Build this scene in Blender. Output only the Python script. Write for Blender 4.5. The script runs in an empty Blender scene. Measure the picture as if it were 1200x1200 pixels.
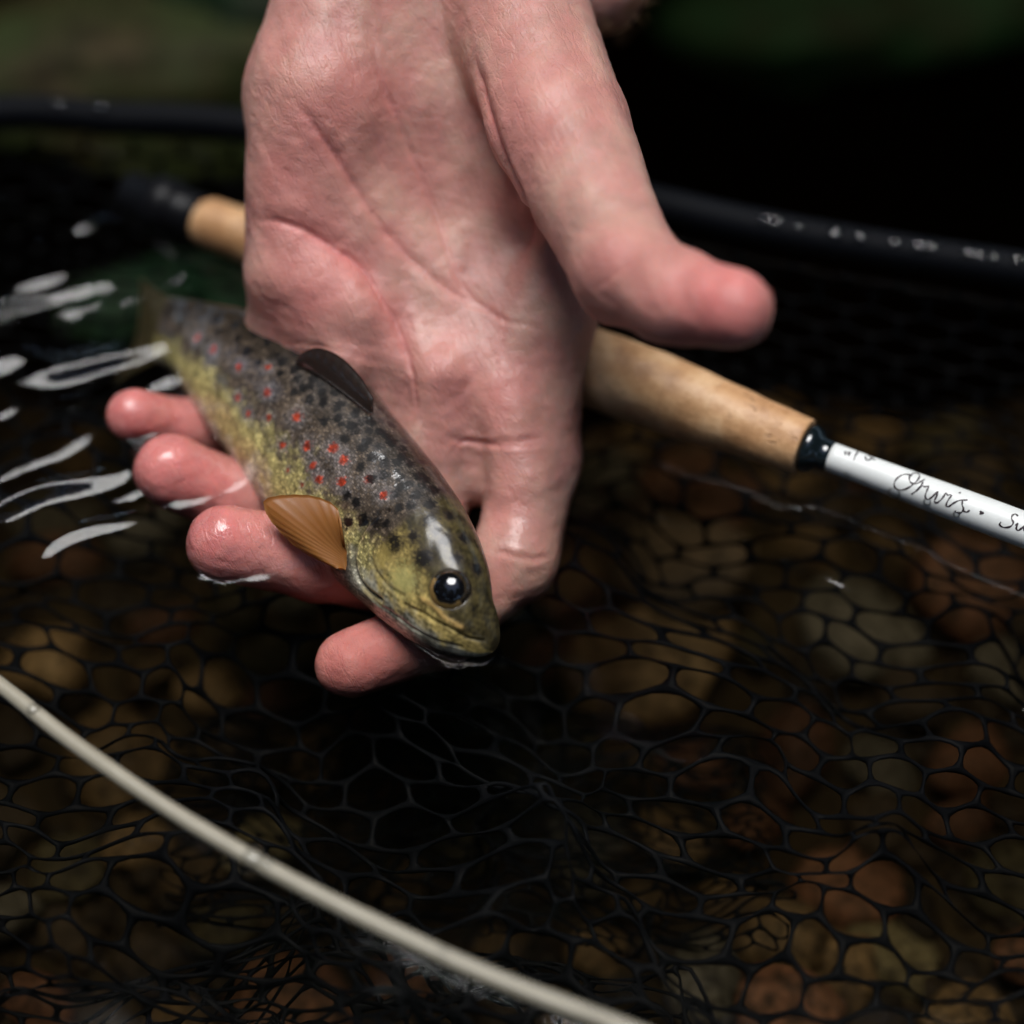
import bpy, math, random
import numpy as np
from mathutils import Vector, Matrix, Quaternion

random.seed(7)
rng = np.random.default_rng(7)
S = 0.01                      # everything below is modelled in centimetres
sc = bpy.context.scene
COL = sc.collection

# ------------------------------------------------------------------ camera
PITCH = math.radians(50.0)
DIST = 55.0
FPX = 2500.0
cp, sp = math.cos(PITCH), math.sin(PITCH)
CAM = np.array([0.0, -DIST * cp, DIST * sp])
FWD = np.array([0.0, cp, -sp])
UPV = np.array([0.0, sp, cp])
RGT = np.array([1.0, 0.0, 0.0])

cam_d = bpy.data.cameras.new('camera')
cam_d.sensor_fit = 'HORIZONTAL'
cam_d.sensor_width = 24.0
cam_d.lens = 50.0
cam_d.clip_start = 0.02
cam_d.clip_end = 60.0
cam_d.dof.use_dof = True
cam_d.dof.focus_distance = 0.530
cam_d.dof.aperture_fstop = 2.0
cam_d.dof.aperture_blades = 0
cam = bpy.data.objects.new('camera', cam_d)
COL.objects.link(cam)
cam.location = tuple(CAM * S)
cam.rotation_euler = (math.pi / 2 - PITCH, 0, 0)
sc.camera = cam

# ------------------------------------------------------------------ light
SUN_EL, SUN_AZ = math.radians(82), math.radians(-18)     # azimuth from +Y (away from camera) towards +X
world = bpy.data.worlds.new('World')
sc.world = world
world.use_nodes = True
wn = world.node_tree.nodes
wl = world.node_tree.links
bg = wn['Background']
sky = wn.new('ShaderNodeTexSky')
sky.sky_type = 'NISHITA'
sky.sun_disc = False
sky.sun_elevation = SUN_EL
sky.sun_rotation = SUN_AZ
sky.air_density = 1.0
sky.dust_density = 1.2
sky.ozone_density = 1.0
wl.new(sky.outputs[0], bg.inputs[0])
bg.inputs[1].default_value = 0.05

sun_d = bpy.data.lights.new('sun', 'SUN')
sun_d.energy = 1.5
sun_d.angle = math.radians(35)
sun_d.color = (1.0, 0.99, 0.975)
sun = bpy.data.objects.new('sun', sun_d)
COL.objects.link(sun)
sdir = Vector((math.sin(SUN_AZ) * math.cos(SUN_EL), math.cos(SUN_AZ) * math.cos(SUN_EL), math.sin(SUN_EL)))
sun.rotation_euler = sdir.to_track_quat('Z', 'Y').to_euler()
sun.location = sdir * 8

vs = sc.view_settings
vs.view_transform = 'Standard'
vs.look = 'None'
vs.exposure = 1.45
vs.gamma = 1.0
sc.render.engine = 'CYCLES'
sc.cycles.use_denoising = True
sc.cycles.max_bounces = 6
sc.cycles.diffuse_bounces = 3
sc.cycles.glossy_bounces = 3
sc.cycles.use_adaptive_sampling = True
sc.cycles.adaptive_threshold = 0.03
sc.cycles.caustics_reflective = False
sc.cycles.caustics_refractive = False
sc.cycles.transparent_max_bounces = 16
sc.cycles.sample_clamp_indirect = 6.0

# ------------------------------------------------------------------ helpers
def at(px, py, t):
    return CAM + t * (FWD + (px - 600) / FPX * RGT + (600 - py) / FPX * UPV)

def atz(px, py, z):
    t = (CAM[2] - z) / (sp + (py - 600) / FPX * cp)
    return at(px, py, t)

def project(P):
    d = P - CAM
    t = d @ FWD
    return 600 + FPX * (d @ RGT) / t, 600 - FPX * (d @ UPV) / t, t

def catmull(pts, n):
    pts = np.asarray(pts, float)
    if pts.ndim == 1:
        pts = pts[:, None]
    m = len(pts)
    ext = np.vstack([2 * pts[0] - pts[1], pts, 2 * pts[-1] - pts[-2]])
    x = np.linspace(0, m - 1, n)
    i = np.minimum(x.astype(int), m - 2)
    f = (x - i)[:, None]
    p0, p1, p2, p3 = ext[i], ext[i + 1], ext[i + 2], ext[i + 3]
    return 0.5 * ((2 * p1) + (-p0 + p2) * f + (2 * p0 - 5 * p1 + 4 * p2 - p3) * f ** 2 + (-p0 + 3 * p1 - 3 * p2 + p3) * f ** 3)

def prof(xs, ys, x):
    """smooth (pchip-like) interpolation"""
    xs, ys = np.asarray(xs, float), np.asarray(ys, float)
    h = np.diff(xs); d = np.diff(ys) / h
    m = np.zeros_like(ys); m[0], m[-1] = d[0], d[-1]
    for k in range(1, len(xs) - 1):
        m[k] = 0 if d[k - 1] * d[k] <= 0 else 2 * d[k - 1] * d[k] / (d[k - 1] + d[k])
    x = np.clip(x, xs[0], xs[-1])
    i = np.clip(np.searchsorted(xs, x) - 1, 0, len(h) - 1)
    t = (x - xs[i]) / h[i]
    return ((2 * t**3 - 3 * t**2 + 1) * ys[i] + (t**3 - 2 * t**2 + t) * h[i] * m[i]
            + (-2 * t**3 + 3 * t**2) * ys[i + 1] + (t**3 - t**2) * h[i] * m[i + 1])

def sstep(a, b, x):
    t = np.clip((x - a) / (b - a), 0, 1)
    return t * t * (3 - 2 * t)

class Noise:
    """sum of random plane waves, cheap and smooth; wavelength about `wl`"""
    def __init__(self, seed, wl, n=14, dim=3):
        r = np.random.default_rng(seed)
        k = r.normal(size=(n, dim)); k /= np.linalg.norm(k, axis=1)[:, None]
        self.k = k * (2 * np.pi / wl) * r.uniform(0.6, 1.7, (n, 1))
        self.p = r.uniform(0, 6.28, n)
        self.n = n
    def __call__(self, P):
        out = np.zeros(len(P))
        for k, p in zip(self.k, self.p):
            out += np.sin(P @ k + p)
        return out / math.sqrt(self.n / 2)

def np_mesh(name, V, F, smooth=True):
    me = bpy.data.meshes.new(name)
    V = np.ascontiguousarray(V, np.float32)
    if isinstance(F, np.ndarray):
        k = F.shape[1]
        me.vertices.add(len(V)); me.vertices.foreach_set('co', V.ravel())
        me.loops.add(F.size); me.loops.foreach_set('vertex_index', np.ascontiguousarray(F, np.int32).ravel())
        me.polygons.add(len(F)); me.polygons.foreach_set('loop_start', np.arange(0, F.size, k, dtype=np.int32))
        me.update(calc_edges=True)
    else:
        me.from_pydata(V.tolist(), [], F)
    if smooth:
        me.polygons.foreach_set('use_smooth', np.ones(len(me.polygons), bool))
    me.validate()
    return me

def set_col(me, name, C):
    a = me.color_attributes.new(name, 'FLOAT_COLOR', 'POINT')
    c = np.ones((len(me.vertices), 4), np.float32); c[:, :3] = C
    a.data.foreach_set('color', c.ravel())

def set_float(me, name, v):
    a = me.attributes.new(name, 'FLOAT', 'POINT')
    a.data.foreach_set('value', np.ascontiguousarray(v, np.float32))

def set_uv(me, UV):
    uv = me.uv_layers.new(name='UVMap')
    idx = np.empty(len(me.loops), np.int32); me.loops.foreach_get('vertex_index', idx)
    uv.data.foreach_set('uv', np.ascontiguousarray(UV[idx], np.float32).ravel())

def tag(o, label=None, cat=None, group=None, kind=None):
    if label: o['label'] = label
    if cat: o['category'] = cat
    if group: o['group'] = group
    if kind: o['kind'] = kind
    return o

def empty(name, loc_cm):
    o = bpy.data.objects.new(name, None)
    o.empty_display_size = 0.01
    COL.objects.link(o)
    o.location = tuple(np.asarray(loc_cm) * S)
    return o

def obj(name, me, mat, parent=None, loc=None):
    o = bpy.data.objects.new(name, me)
    COL.objects.link(o)
    if mat: me.materials.append(mat)
    if parent: o.parent = parent
    if loc is not None: o.location = loc
    return o

def build(name, V, F, mat, parent=None, base=None, smooth=True):
    """V in world cm; base = world cm point that becomes the origin"""
    V = np.asarray(V, float)
    if base is None:
        base = np.array([V[:, 0].mean(), V[:, 1].mean(), V[:, 2].min()]) if parent is None else np.zeros(3)
    me = np_mesh(name, (V - base) * S, F, smooth)
    return obj(name, me, mat, parent, None if parent else tuple(base * S))

def grid_faces(nu, nv, wrap_v=False, off=0):
    i, j = np.meshgrid(np.arange(nu - 1), np.arange(nv if wrap_v else nv - 1), indexing='ij')
    j2 = (j + 1) % nv
    return (np.stack([i * nv + j, (i + 1) * nv + j, (i + 1) * nv + j2, i * nv + j2], -1).reshape(-1, 4) + off)

def tube(path, rad, nseg=12):
    """swept tube along path (n,3) in cm, capped with end rings pulled in"""
    path = np.asarray(path, float); n = len(path)
    rad = np.broadcast_to(np.asarray(rad, float), (n,))
    T = np.gradient(path, axis=0); T /= np.linalg.norm(T, axis=1)[:, None]
    a = np.array([0, 0, 1.0]) if abs(T[0, 2]) < 0.9 else np.array([1.0, 0, 0])
    N = np.zeros_like(T)
    v = np.cross(T[0], a); v /= np.linalg.norm(v)
    for k in range(n):
        v = v - T[k] * (v @ T[k]); v /= np.linalg.norm(v); N[k] = v
    B = np.cross(T, N)
    th = np.linspace(0, 2 * np.pi, nseg, endpoint=False)
    V = path[:, None, :] + rad[:, None, None] * (np.cos(th)[None, :, None] * N[:, None, :] + np.sin(th)[None, :, None] * B[:, None, :])
    V = V.reshape(-1, 3)
    F = grid_faces(n, nseg, True).tolist()
    F.append(list(range(nseg))[::1]); F.append([(n - 1) * nseg + k for k in range(nseg)][::-1])
    return V, F

def merge(parts):
    Vs, Fs, o = [], [], 0
    for V, F in parts:
        Vs.append(np.asarray(V)); Fs += [[i + o for i in f] for f in (F.tolist() if isinstance(F, np.ndarray) else F)]
        o += len(V)
    return np.vstack(Vs), Fs

def dome(center, n, r, hgt, nlat=8, nlon=16):
    n = np.asarray(n, float); n /= np.linalg.norm(n)
    a = np.cross(n, [0.3, 0.2, 1.0]); a /= np.linalg.norm(a); b = np.cross(n, a)
    th = np.linspace(0, np.pi / 2 + 0.3, nlat); az = np.linspace(0, 2*np.pi, nlon, endpoint=False)
    P = center + r * np.sin(th)[:, None, None] * (np.cos(az)[None, :, None]*a + np.sin(az)[None, :, None]*b) + hgt * np.cos(th)[:, None, None] * n
    return P.reshape(-1, 3), grid_faces(nlat, nlon, True)
# ------------------------------------------------------------------ materials
def mat_new(name):
    m = bpy.data.materials.new(name); m.use_nodes = True
    nt = m.node_tree
    return m, nt, nt.nodes, nt.links, nt.nodes['Principled BSDF']

def N(nt, typ, **kw):
    n = nt.nodes.new(typ)
    for k, v in kw.items():
        if k in n.inputs: n.inputs[k].default_value = v
        else: setattr(n, k, v)
    return n

def coords(nt, scale=(1, 1, 1), kind='Object'):
    tc = nt.nodes.new('ShaderNodeTexCoord'); mp = nt.nodes.new('ShaderNodeMapping')
    mp.inputs['Scale'].default_value = scale
    nt.links.new(tc.outputs[kind], mp.inputs['Vector'])
    return mp.outputs['Vector']

def noise(nt, vec, scale, detail=4, rough=0.55):
    n = N(nt, 'ShaderNodeTexNoise', Scale=scale, Detail=detail, Roughness=rough)
    if vec is not None: nt.links.new(vec, n.inputs['Vector'])
    return n

def ramp(nt, fac, stops):
    r = nt.nodes.new('ShaderNodeValToRGB')
    el = r.color_ramp.elements
    while len(el) < len(stops): el.new(0.5)
    for e, (p, c) in zip(el, stops):
        e.position = p; e.color = (*c, 1) if len(c) == 3 else c
    nt.links.new(fac, r.inputs['Fac'])
    return r.outputs['Color']

def mixc(nt, fac, a, b, mode='MIX'):
    m = nt.nodes.new('ShaderNodeMix'); m.data_type = 'RGBA'; m.blend_type = mode
    for s, v in ((m.inputs[0], fac), (m.inputs[6], a), (m.inputs[7], b)):
        if isinstance(v, (int, float)): s.default_value = v
        elif isinstance(v, tuple): s.default_value = (*v, 1)
        else: nt.links.new(v, s)
    return m.outputs[2]

def math_(nt, op, a, b=None, c=None, clamp=False):
    m = nt.nodes.new('ShaderNodeMath'); m.operation = op; m.use_clamp = clamp
    for s, v in zip(m.inputs, (a, b, c)):
        if v is None: continue
        if isinstance(v, (int, float)): s.default_value = v
        else: nt.links.new(v, s)
    return m.outputs[0]

def bump(nt, height, strength, dist, prev=None):
    b = N(nt, 'ShaderNodeBump', Strength=strength, Distance=dist)
    nt.links.new(height, b.inputs['Height'])
    if prev: nt.links.new(prev, b.inputs['Normal'])
    return b.outputs['Normal']

def attr(nt, name):
    a = nt.nodes.new('ShaderNodeAttribute'); a.attribute_name = name
    return a

def simple(name, col, rough=0.5, **kw):
    m, nt, nd, lk, p = mat_new(name)
    p.inputs['Base Color'].default_value = (*col, 1)
    p.inputs['Roughness'].default_value = rough
    for k, v in kw.items(): p.inputs[k].default_value = v
    return m

def make_skin():
    m, nt, nd, lk, p = mat_new('skin')
    v = coords(nt)
    ca = attr(nt, 'Col'); wa = attr(nt, 'wet')
    n1 = noise(nt, v, 70, 4, 0.6)
    n2 = noise(nt, v, 260, 3, 0.6)
    c = mixc(nt, ramp(nt, n1.outputs['Fac'], [(0.35, (0, 0, 0)), (0.68, (1, 1, 1))]), (0.86, 0.80, 0.80), (1.12, 1.10, 1.08))
    c1 = mixc(nt, 1.0, ca.outputs['Color'], c, 'MULTIPLY')
    c2 = mixc(nt, ramp(nt, n2.outputs['Fac'], [(0.42, (0, 0, 0)), (0.75, (0.55, 0.55, 0.55))]), c1, (0.58, 0.25, 0.22))
    lk.new(c2, p.inputs['Base Color'])
    r = math_(nt, 'MULTIPLY_ADD', wa.outputs['Fac'], -0.28, 0.46)
    r2 = math_(nt, 'MULTIPLY_ADD', n2.outputs['Fac'], 0.16, math_(nt, 'SUBTRACT', r, 0.08))
    lk.new(r2, p.inputs['Roughness'])
    # under water the skin is index-matched and loses its gloss
    dry = math_(nt, 'SUBTRACT', 1.0, attr(nt, 'submerged').outputs['Fac'])
    lk.new(math_(nt, 'MULTIPLY_ADD', dry, 0.45, 0.05), p.inputs['Specular IOR Level'])
    p.inputs['Subsurface Weight'].default_value = 0.35
    p.inputs['Subsurface Radius'].default_value = (1.0, 0.32, 0.18)
    p.inputs['Subsurface Scale'].default_value = 0.003
    lk.new(math_(nt, 'MULTIPLY', math_(nt, 'MULTIPLY', wa.outputs['Fac'], 0.6), dry), p.inputs['Coat Weight'])
    p.inputs['Coat Roughness'].default_value = 0.10
    # fine relief: tiny polygons of skin plus ridges
    vo = N(nt, 'ShaderNodeTexVoronoi', Scale=1100.0); vo.feature = 'DISTANCE_TO_EDGE'
    lk.new(v, vo.inputs['Vector'])
    wv = N(nt, 'ShaderNodeTexWave', Scale=520.0, Distortion=6.0, Detail=2.0)
    wv.inputs['Detail Scale'].default_value = 0.6
    lk.new(v, wv.inputs['Vector'])
    b = bump(nt, vo.outputs['Distance'], 0.4, 0.00025)
    b = bump(nt, wv.outputs['Fac'], 0.05, 0.0002, b)
    b = bump(nt, n2.outputs['Fac'], 0.38, 0.0006, b)
    n3 = noise(nt, v, 900, 3, 0.6)
    b = bump(nt, n3.outputs['Fac'], 0.35, 0.0003, b)
    # fine grooves running with the main creases, and fainter ones across
    for (a1, a2), k1, k2, st in (((RGT * 0.9 + UPV * 0.42, -RGT * 0.42 + UPV * 0.9), 330.0, 55.0, 0.30), ((RGT * 0.3 + UPV * 0.95, RGT * 0.95 - UPV * 0.3), 420.0, 90.0, 0.16)):
        cx = nt.nodes.new('ShaderNodeCombineXYZ')
        for q, (av, kq) in enumerate(((a1, k1), (a2, k2), (FWD, k2))):
            dt = nt.nodes.new('ShaderNodeVectorMath'); dt.operation = 'DOT_PRODUCT'
            dt.inputs[1].default_value = tuple(av * kq); lk.new(v, dt.inputs[0]); lk.new(dt.outputs['Value'], cx.inputs[q])
        ng = noise(nt, cx.outputs[0], 1.0, 3, 0.55)
        rd = math_(nt, 'ABSOLUTE', math_(nt, 'SUBTRACT', ng.outputs['Fac'], 0.5))
        b = bump(nt, ramp(nt, rd, [(0.0, (0, 0, 0)), (0.035, (1, 1, 1))]), st, 0.00035, b)
    lk.new(b, p.inputs['Normal'])
    return m

def make_fish_mat():
    m, nt, nd, lk, p = mat_new('trout_skin')
    tc = nt.nodes.new('ShaderNodeTexCoord')
    ca = attr(nt, 'Col'); sa = attr(nt, 'scaly'); me = attr(nt, 'sheen')
    mp = nt.nodes.new('ShaderNodeMapping'); mp.inputs['Scale'].default_value = (185, 118, 1)
    lk.new(tc.outputs['UV'], mp.inputs['Vector'])
    vo = N(nt, 'ShaderNodeTexVoronoi', Scale=1.0, Randomness=0.55); vo.voronoi_dimensions = '2D'
    lk.new(mp.outputs[0], vo.inputs['Vector'])
    n = noise(nt, tc.outputs['Object'], 420, 4, 0.65)
    cellv = nt.nodes.new('ShaderNodeSeparateColor'); lk.new(vo.outputs['Color'], cellv.inputs[0])
    spk = ramp(nt, cellv.outputs[0], [(0.0, (0.22, 0.22, 0.22)), (0.55, (0.34, 0.34, 0.34)), (0.8, (0.46, 0.46, 0.46)), (1.0, (0.74, 0.74, 0.74))])  # scale tones vary at random; the brightest cells paint glints into the colour
    var = math_(nt, 'MULTIPLY', spk, 2.4)
    var = math_(nt, 'ADD', math_(nt, 'MULTIPLY', math_(nt, 'SUBTRACT', var, 1.0), sa.outputs['Fac']), 1.0)
    edge = math_(nt, 'MULTIPLY_ADD', math_(nt, 'MULTIPLY', vo.outputs['Distance'], sa.outputs['Fac']), -0.8, 1.25)
    vv = math_(nt, 'MULTIPLY', math_(nt, 'MULTIPLY', var, edge), math_(nt, 'MULTIPLY_ADD', n.outputs['Fac'], 0.6, 0.70))
    comb = nt.nodes.new('ShaderNodeCombineColor')
    for k in range(3): lk.new(vv, comb.inputs[k])
    lk.new(mixc(nt, 1.0, ca.outputs['Color'], comb.outputs[0], 'MULTIPLY'), p.inputs['Base Color'])
    lk.new(math_(nt, 'MULTIPLY', me.outputs['Fac'], 0.45), p.inputs['Metallic'])
    p.inputs['Roughness'].default_value = 0.42
    lk.new(math_(nt, 'MULTIPLY_ADD', sa.outputs['Fac'], 0.60, 0.40), p.inputs['Coat Weight'])
    lk.new(math_(nt, 'MULTIPLY_ADD', sa.outputs['Fac'], -0.09, 0.15), p.inputs['Coat Roughness'])
    p.inputs['Specular IOR Level'].default_value = 0.22
    p.inputs['Coat IOR'].default_value = 1.6
    b = bump(nt, vo.outputs['Distance'], 0.45, 0.00022)
    lk.new(math_(nt, 'MULTIPLY', sa.outputs['Fac'], 0.18), b.node.inputs['Strength'])
    b = bump(nt, n.outputs['Fac'], 0.25, 0.0003, b)
    lk.new(b, p.inputs['Normal'])
    b2 = bump(nt, n.outputs['Fac'], 0.05, 0.0003)
    b2 = bump(nt, vo.outputs['Distance'], 0.06, 0.0002, b2)
    lk.new(b2, p.inputs['Coat Normal'])
    return m

def make_fin_mat(name, c0, c1, trans=0.35):
    m, nt, nd, lk, p = mat_new(name)
    ra = attr(nt, 'ray'); ea = attr(nt, 'edge')
    n = noise(nt, coords(nt), 300, 3)
    f = math_(nt, 'ADD', math_(nt, 'MULTIPLY', ra.outputs['Fac'], 0.28), math_(nt, 'MULTIPLY', n.outputs['Fac'], 0.35), clamp=True)
    c = mixc(nt, f, c0, c1)
    lk.new(c, p.inputs['Base Color'])
    p.inputs['Roughness'].default_value = 0.48
    p.inputs['Coat Weight'].default_value = 0.15
    p.inputs['Coat Roughness'].default_value = 0.12
    p.inputs['Subsurface Weight'].default_value = 0.2
    p.inputs['Subsurface Radius'].default_value = (1, .5, .2)
    p.inputs['Subsurface Scale'].default_value = 0.002
    lk.new(bump(nt, ra.outputs['Fac'], 0.15, 0.0003), p.inputs['Normal'])
    out = nd['Material Output']
    tl = nd.new('ShaderNodeBsdfTranslucent'); lk.new(c, tl.inputs['Color'])
    mx = nd.new('ShaderNodeMixShader'); mx.inputs[0].default_value = trans
    lk.new(p.outputs[0], mx.inputs[1]); lk.new(tl.outputs[0], mx.inputs[2]); lk.new(mx.outputs[0], out.inputs['Surface'])
    return m

def make_cork():
    m, nt, nd, lk, p = mat_new('cork')
    v = coords(nt)
    n1 = noise(nt, v, 90, 6, 0.6)
    n2 = noise(nt, coords(nt, (1, 1.3, 1.3)), 230, 5, 0.65)
    c = ramp(nt, n1.outputs['Fac'], [(0.34, (0.40, 0.205, 0.090)), (0.5, (0.58, 0.335, 0.165)), (0.64, (0.70, 0.455, 0.255))])
    pit = ramp(nt, n2.outputs['Fac'], [(0.60, (0, 0, 0)), (0.74, (0.8, 0.8, 0.8))])
    c = mixc(nt, pit, c, (0.17, 0.085, 0.04))
    sx = nt.nodes.new('ShaderNodeSeparateXYZ'); lk.new(v, sx.inputs[0])
    ringf = math_(nt, 'FRACT', math_(nt, 'MULTIPLY', sx.outputs[0], 78.0))
    d = math_(nt, 'ABSOLUTE', math_(nt, 'SUBTRACT', ringf, 0.5))
    line = ramp(nt, d, [(0.482, (0, 0, 0)), (0.498, (0.20, 0.20, 0.20))])
    c = mixc(nt, line, c, (0.24, 0.125, 0.06))
    wn_ = nt.nodes.new('ShaderNodeTexWhiteNoise'); wn_.noise_dimensions = '1D'
    lk.new(math_(nt, 'FLOOR', math_(nt, 'MULTIPLY', sx.outputs[0], 78.0)), wn_.inputs['W'])
    tint = ramp(nt, wn_.outputs['Value'], [(0, (0.92, 0.90, 0.88)), (1, (1.06, 1.05, 1.03))])
    lk.new(mixc(nt, 1.0, c, tint, 'MULTIPLY'), p.inputs['Base Color'])
    p.inputs['Roughness'].default_value = 0.5
    b = bump(nt, pit, 0.5, -0.0006)
    b = bump(nt, n1.outputs['Fac'], 0.55, 0.0014, b)
    b = bump(nt, n2.outputs['Fac'], 0.35, 0.0006, b)
    b = bump(nt, line, 0.4, -0.0004, b)
    lk.new(b, p.inputs['Normal'])
    return m

def make_water():
    """clear water: mirror-like reflection by Fresnel, the rest passes through"""
    m, nt, nd, lk, p = mat_new('stream_water')
    nd.remove(p)
    out = nd['Material Output']
    v = coords(nt)
    n = noise(nt, v, 55, 3, 0.5)
    b = bump(nt, n.outputs['Fac'], 0.10, 0.0008)
    fr = N(nt, 'ShaderNodeFresnel', IOR=1.333); lk.new(b, fr.inputs['Normal'])
    gl = N(nt, 'ShaderNodeBsdfAnisotropic', Roughness=0.065); lk.new(b, gl.inputs['Normal'])
    gl.inputs['Color'].default_value = (1, 1, 1, 1)
    tr = N(nt, 'ShaderNodeBsdfTransparent'); tr.inputs['Color'].default_value = (1, 1, 1, 1)
    va = N(nt, 'ShaderNodeVolumeAbsorption', Density=10.5); va.inputs['Color'].default_value = (0.58, 0.50, 0.34, 1)   # peat-stained water
    lk.new(va.outputs[0], out.inputs['Volume'])
    mx = nd.new('ShaderNodeMixShader')
    lk.new(fr.outputs[0], mx.inputs[0]); lk.new(tr.outputs[0], mx.inputs[1]); lk.new(gl.outputs[0], mx.inputs[2])
    lk.new(mx.outputs[0], out.inputs['Surface'])
    return m

def make_drop():
    m, nt, nd, lk, p = mat_new('water_drop')
    nd.remove(p)
    out = nd['Material Output']
    fr = N(nt, 'ShaderNodeFresnel', IOR=1.5)
    gl = N(nt, 'ShaderNodeBsdfAnisotropic', Roughness=0.02)
    tr = N(nt, 'ShaderNodeBsdfTransparent'); tr.inputs['Color'].default_value = (0.93, 0.94, 0.95, 1)
    mx = nd.new('ShaderNodeMixShader')
    lk.new(fr.outputs[0], mx.inputs[0]); lk.new(tr.outputs[0], mx.inputs[1]); lk.new(gl.outputs[0], mx.inputs[2])
    lk.new(mx.outputs[0], out.inputs['Surface'])
    return m

def make_stone(name, stops, scale=95, moss=None, value=0.68):
    m, nt, nd, lk, p = mat_new(name)
    v = coords(nt)
    oi = nt.nodes.new('ShaderNodeObjectInfo')
    add = nt.nodes.new('ShaderNodeVectorMath'); add.operation = 'ADD'
    lk.new(v, add.inputs[0])
    lk.new(oi.outputs['Location'], add.inputs[1])
    n1 = noise(nt, add.outputs[0], scale, 6, 0.62)
    n2 = noise(nt, add.outputs[0], scale * 6, 4, 0.6)
    c = ramp(nt, n1.outputs['Fac'], stops)
    c = mixc(nt, ramp(nt, n2.outputs['Fac'], [(0.36, (0, 0, 0)), (0.62, (0.85, 0.85, 0.85))]), c, (0.014, 0.011, 0.006))
    hs = nt.nodes.new('ShaderNodeHueSaturation'); hs.inputs['Value'].default_value = value; hs.inputs['Saturation'].default_value = 0.9; lk.new(c, hs.inputs['Color']); c = hs.outputs['Color']
    hv = nt.nodes.new('ShaderNodeHueSaturation')
    lk.new(math_(nt, 'MULTIPLY_ADD', oi.outputs['Random'], 0.9, 0.55), hv.inputs['Value'])
    lk.new(c, hv.inputs['Color'])
    c = hv.outputs['Color']
    if moss:
        c = mixc(nt, ramp(nt, noise(nt, v, 22, 4).outputs['Fac'], [(0.35, (0, 0, 0)), (0.6, (1, 1, 1))]), c, moss)
    lk.new(c, p.inputs['Base Color'])
    p.inputs['Roughness'].default_value = 0.6
    p.inputs['Specular IOR Level'].default_value = 0.15
    b = bump(nt, n1.outputs['Fac'], 0.8, 0.003)
    b = bump(nt, n2.outputs['Fac'], 0.7, 0.001, b)
    lk.new(b, p.inputs['Normal'])
    return m

def make_bed():
    m, nt, nd, lk, p = mat_new('stream_bed_silt')
    v = coords(nt)
    n1 = noise(nt, v, 9, 6, 0.6)
    n2 = noise(nt, v, 110, 4, 0.6)
    c = ramp(nt, n1.outputs['Fac'], [(0.3, (0.012, 0.010, 0.006)), (0.55, (0.024, 0.018, 0.010)), (0.75, (0.04, 0.032, 0.016))])
    c = mixc(nt, ramp(nt, n2.outputs['Fac'], [(0.4, (0, 0, 0)), (0.7, (0.8, 0.8, 0.8))]), c, (0.05, 0.036, 0.018))
    lk.new(c, p.inputs['Base Color'])
    p.inputs['Roughness'].default_value = 0.8
    p.inputs['Specular IOR Level'].default_value = 0.1
    lk.new(bump(nt, n2.outputs['Fac'], 0.6, 0.004), p.inputs['Normal'])
    return m

def make_leaf(name, a, b_):
    m, nt, nd, lk, p = mat_new(name)
    la = attr(nt, 'tone')
    c = mixc(nt, la.outputs['Fac'], a, b_)
    lk.new(c, p.inputs['Base Color'])
    p.inputs['Roughness'].default_value = 0.5
    out = nd['Material Output']
    tl = nd.new('ShaderNodeBsdfTranslucent'); lk.new(c, tl.inputs['Color'])
    mx = nd.new('ShaderNodeMixShader'); mx.inputs[0].default_value = 0.3
    lk.new(p.outputs[0], mx.inputs[1]); lk.new(tl.outputs[0], mx.inputs[2]); lk.new(mx.outputs[0], out.inputs['Surface'])
    return m

def make_bark():
    m, nt, nd, lk, p = mat_new('bark')
    n = noise(nt, coords(nt, (6, 6, 1)), 6, 6, 0.7)
    lk.new(ramp(nt, n.outputs['Fac'], [(0.3, (0.03, 0.022, 0.015)), (0.7, (0.11, 0.085, 0.06))]), p.inputs['Base Color'])
    p.inputs['Roughness'].default_value = 0.9
    lk.new(bump(nt, n.outputs['Fac'], 0.8, 0.03), p.inputs['Normal'])
    return m

def make_rubber():
    m, nt, nd, lk, p = mat_new('black_rubber_mesh')
    n = noise(nt, coords(nt), 160, 3)
    lk.new(ramp(nt, n.outputs['Fac'], [(0.3, (0.0025, 0.003, 0.004)), (0.8, (0.006, 0.0065, 0.008))]), p.inputs['Base Color'])
    p.inputs['Roughness'].default_value = 0.5
    p.inputs['Specular IOR Level'].default_value = 0.03
    return m

def make_white():
    m, nt, nd, lk, p = mat_new('white_rod_varnish')
    n = noise(nt, coords(nt), 130, 4)
    lk.new(ramp(nt, n.outputs['Fac'], [(0.3, (0.66, 0.68, 0.66)), (0.7, (0.76, 0.78, 0.76))]), p.inputs['Base Color'])
    p.inputs['Roughness'].default_value = 0.5
    p.inputs['Coat Weight'].default_value = 0.12
    p.inputs['Coat Roughness'].default_value = 0.2
    return m

def make_line_mat():
    m, nt, nd, lk, p = mat_new('cream_coating')
    n = noise(nt, coords(nt), 120, 4)
    lk.new(ramp(nt, n.outputs['Fac'], [(0.3, (0.27, 0.245, 0.185)), (0.7, (0.34, 0.31, 0.24))]), p.inputs['Base Color'])
    p.inputs['Roughness'].default_value = 0.38
    return m

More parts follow.
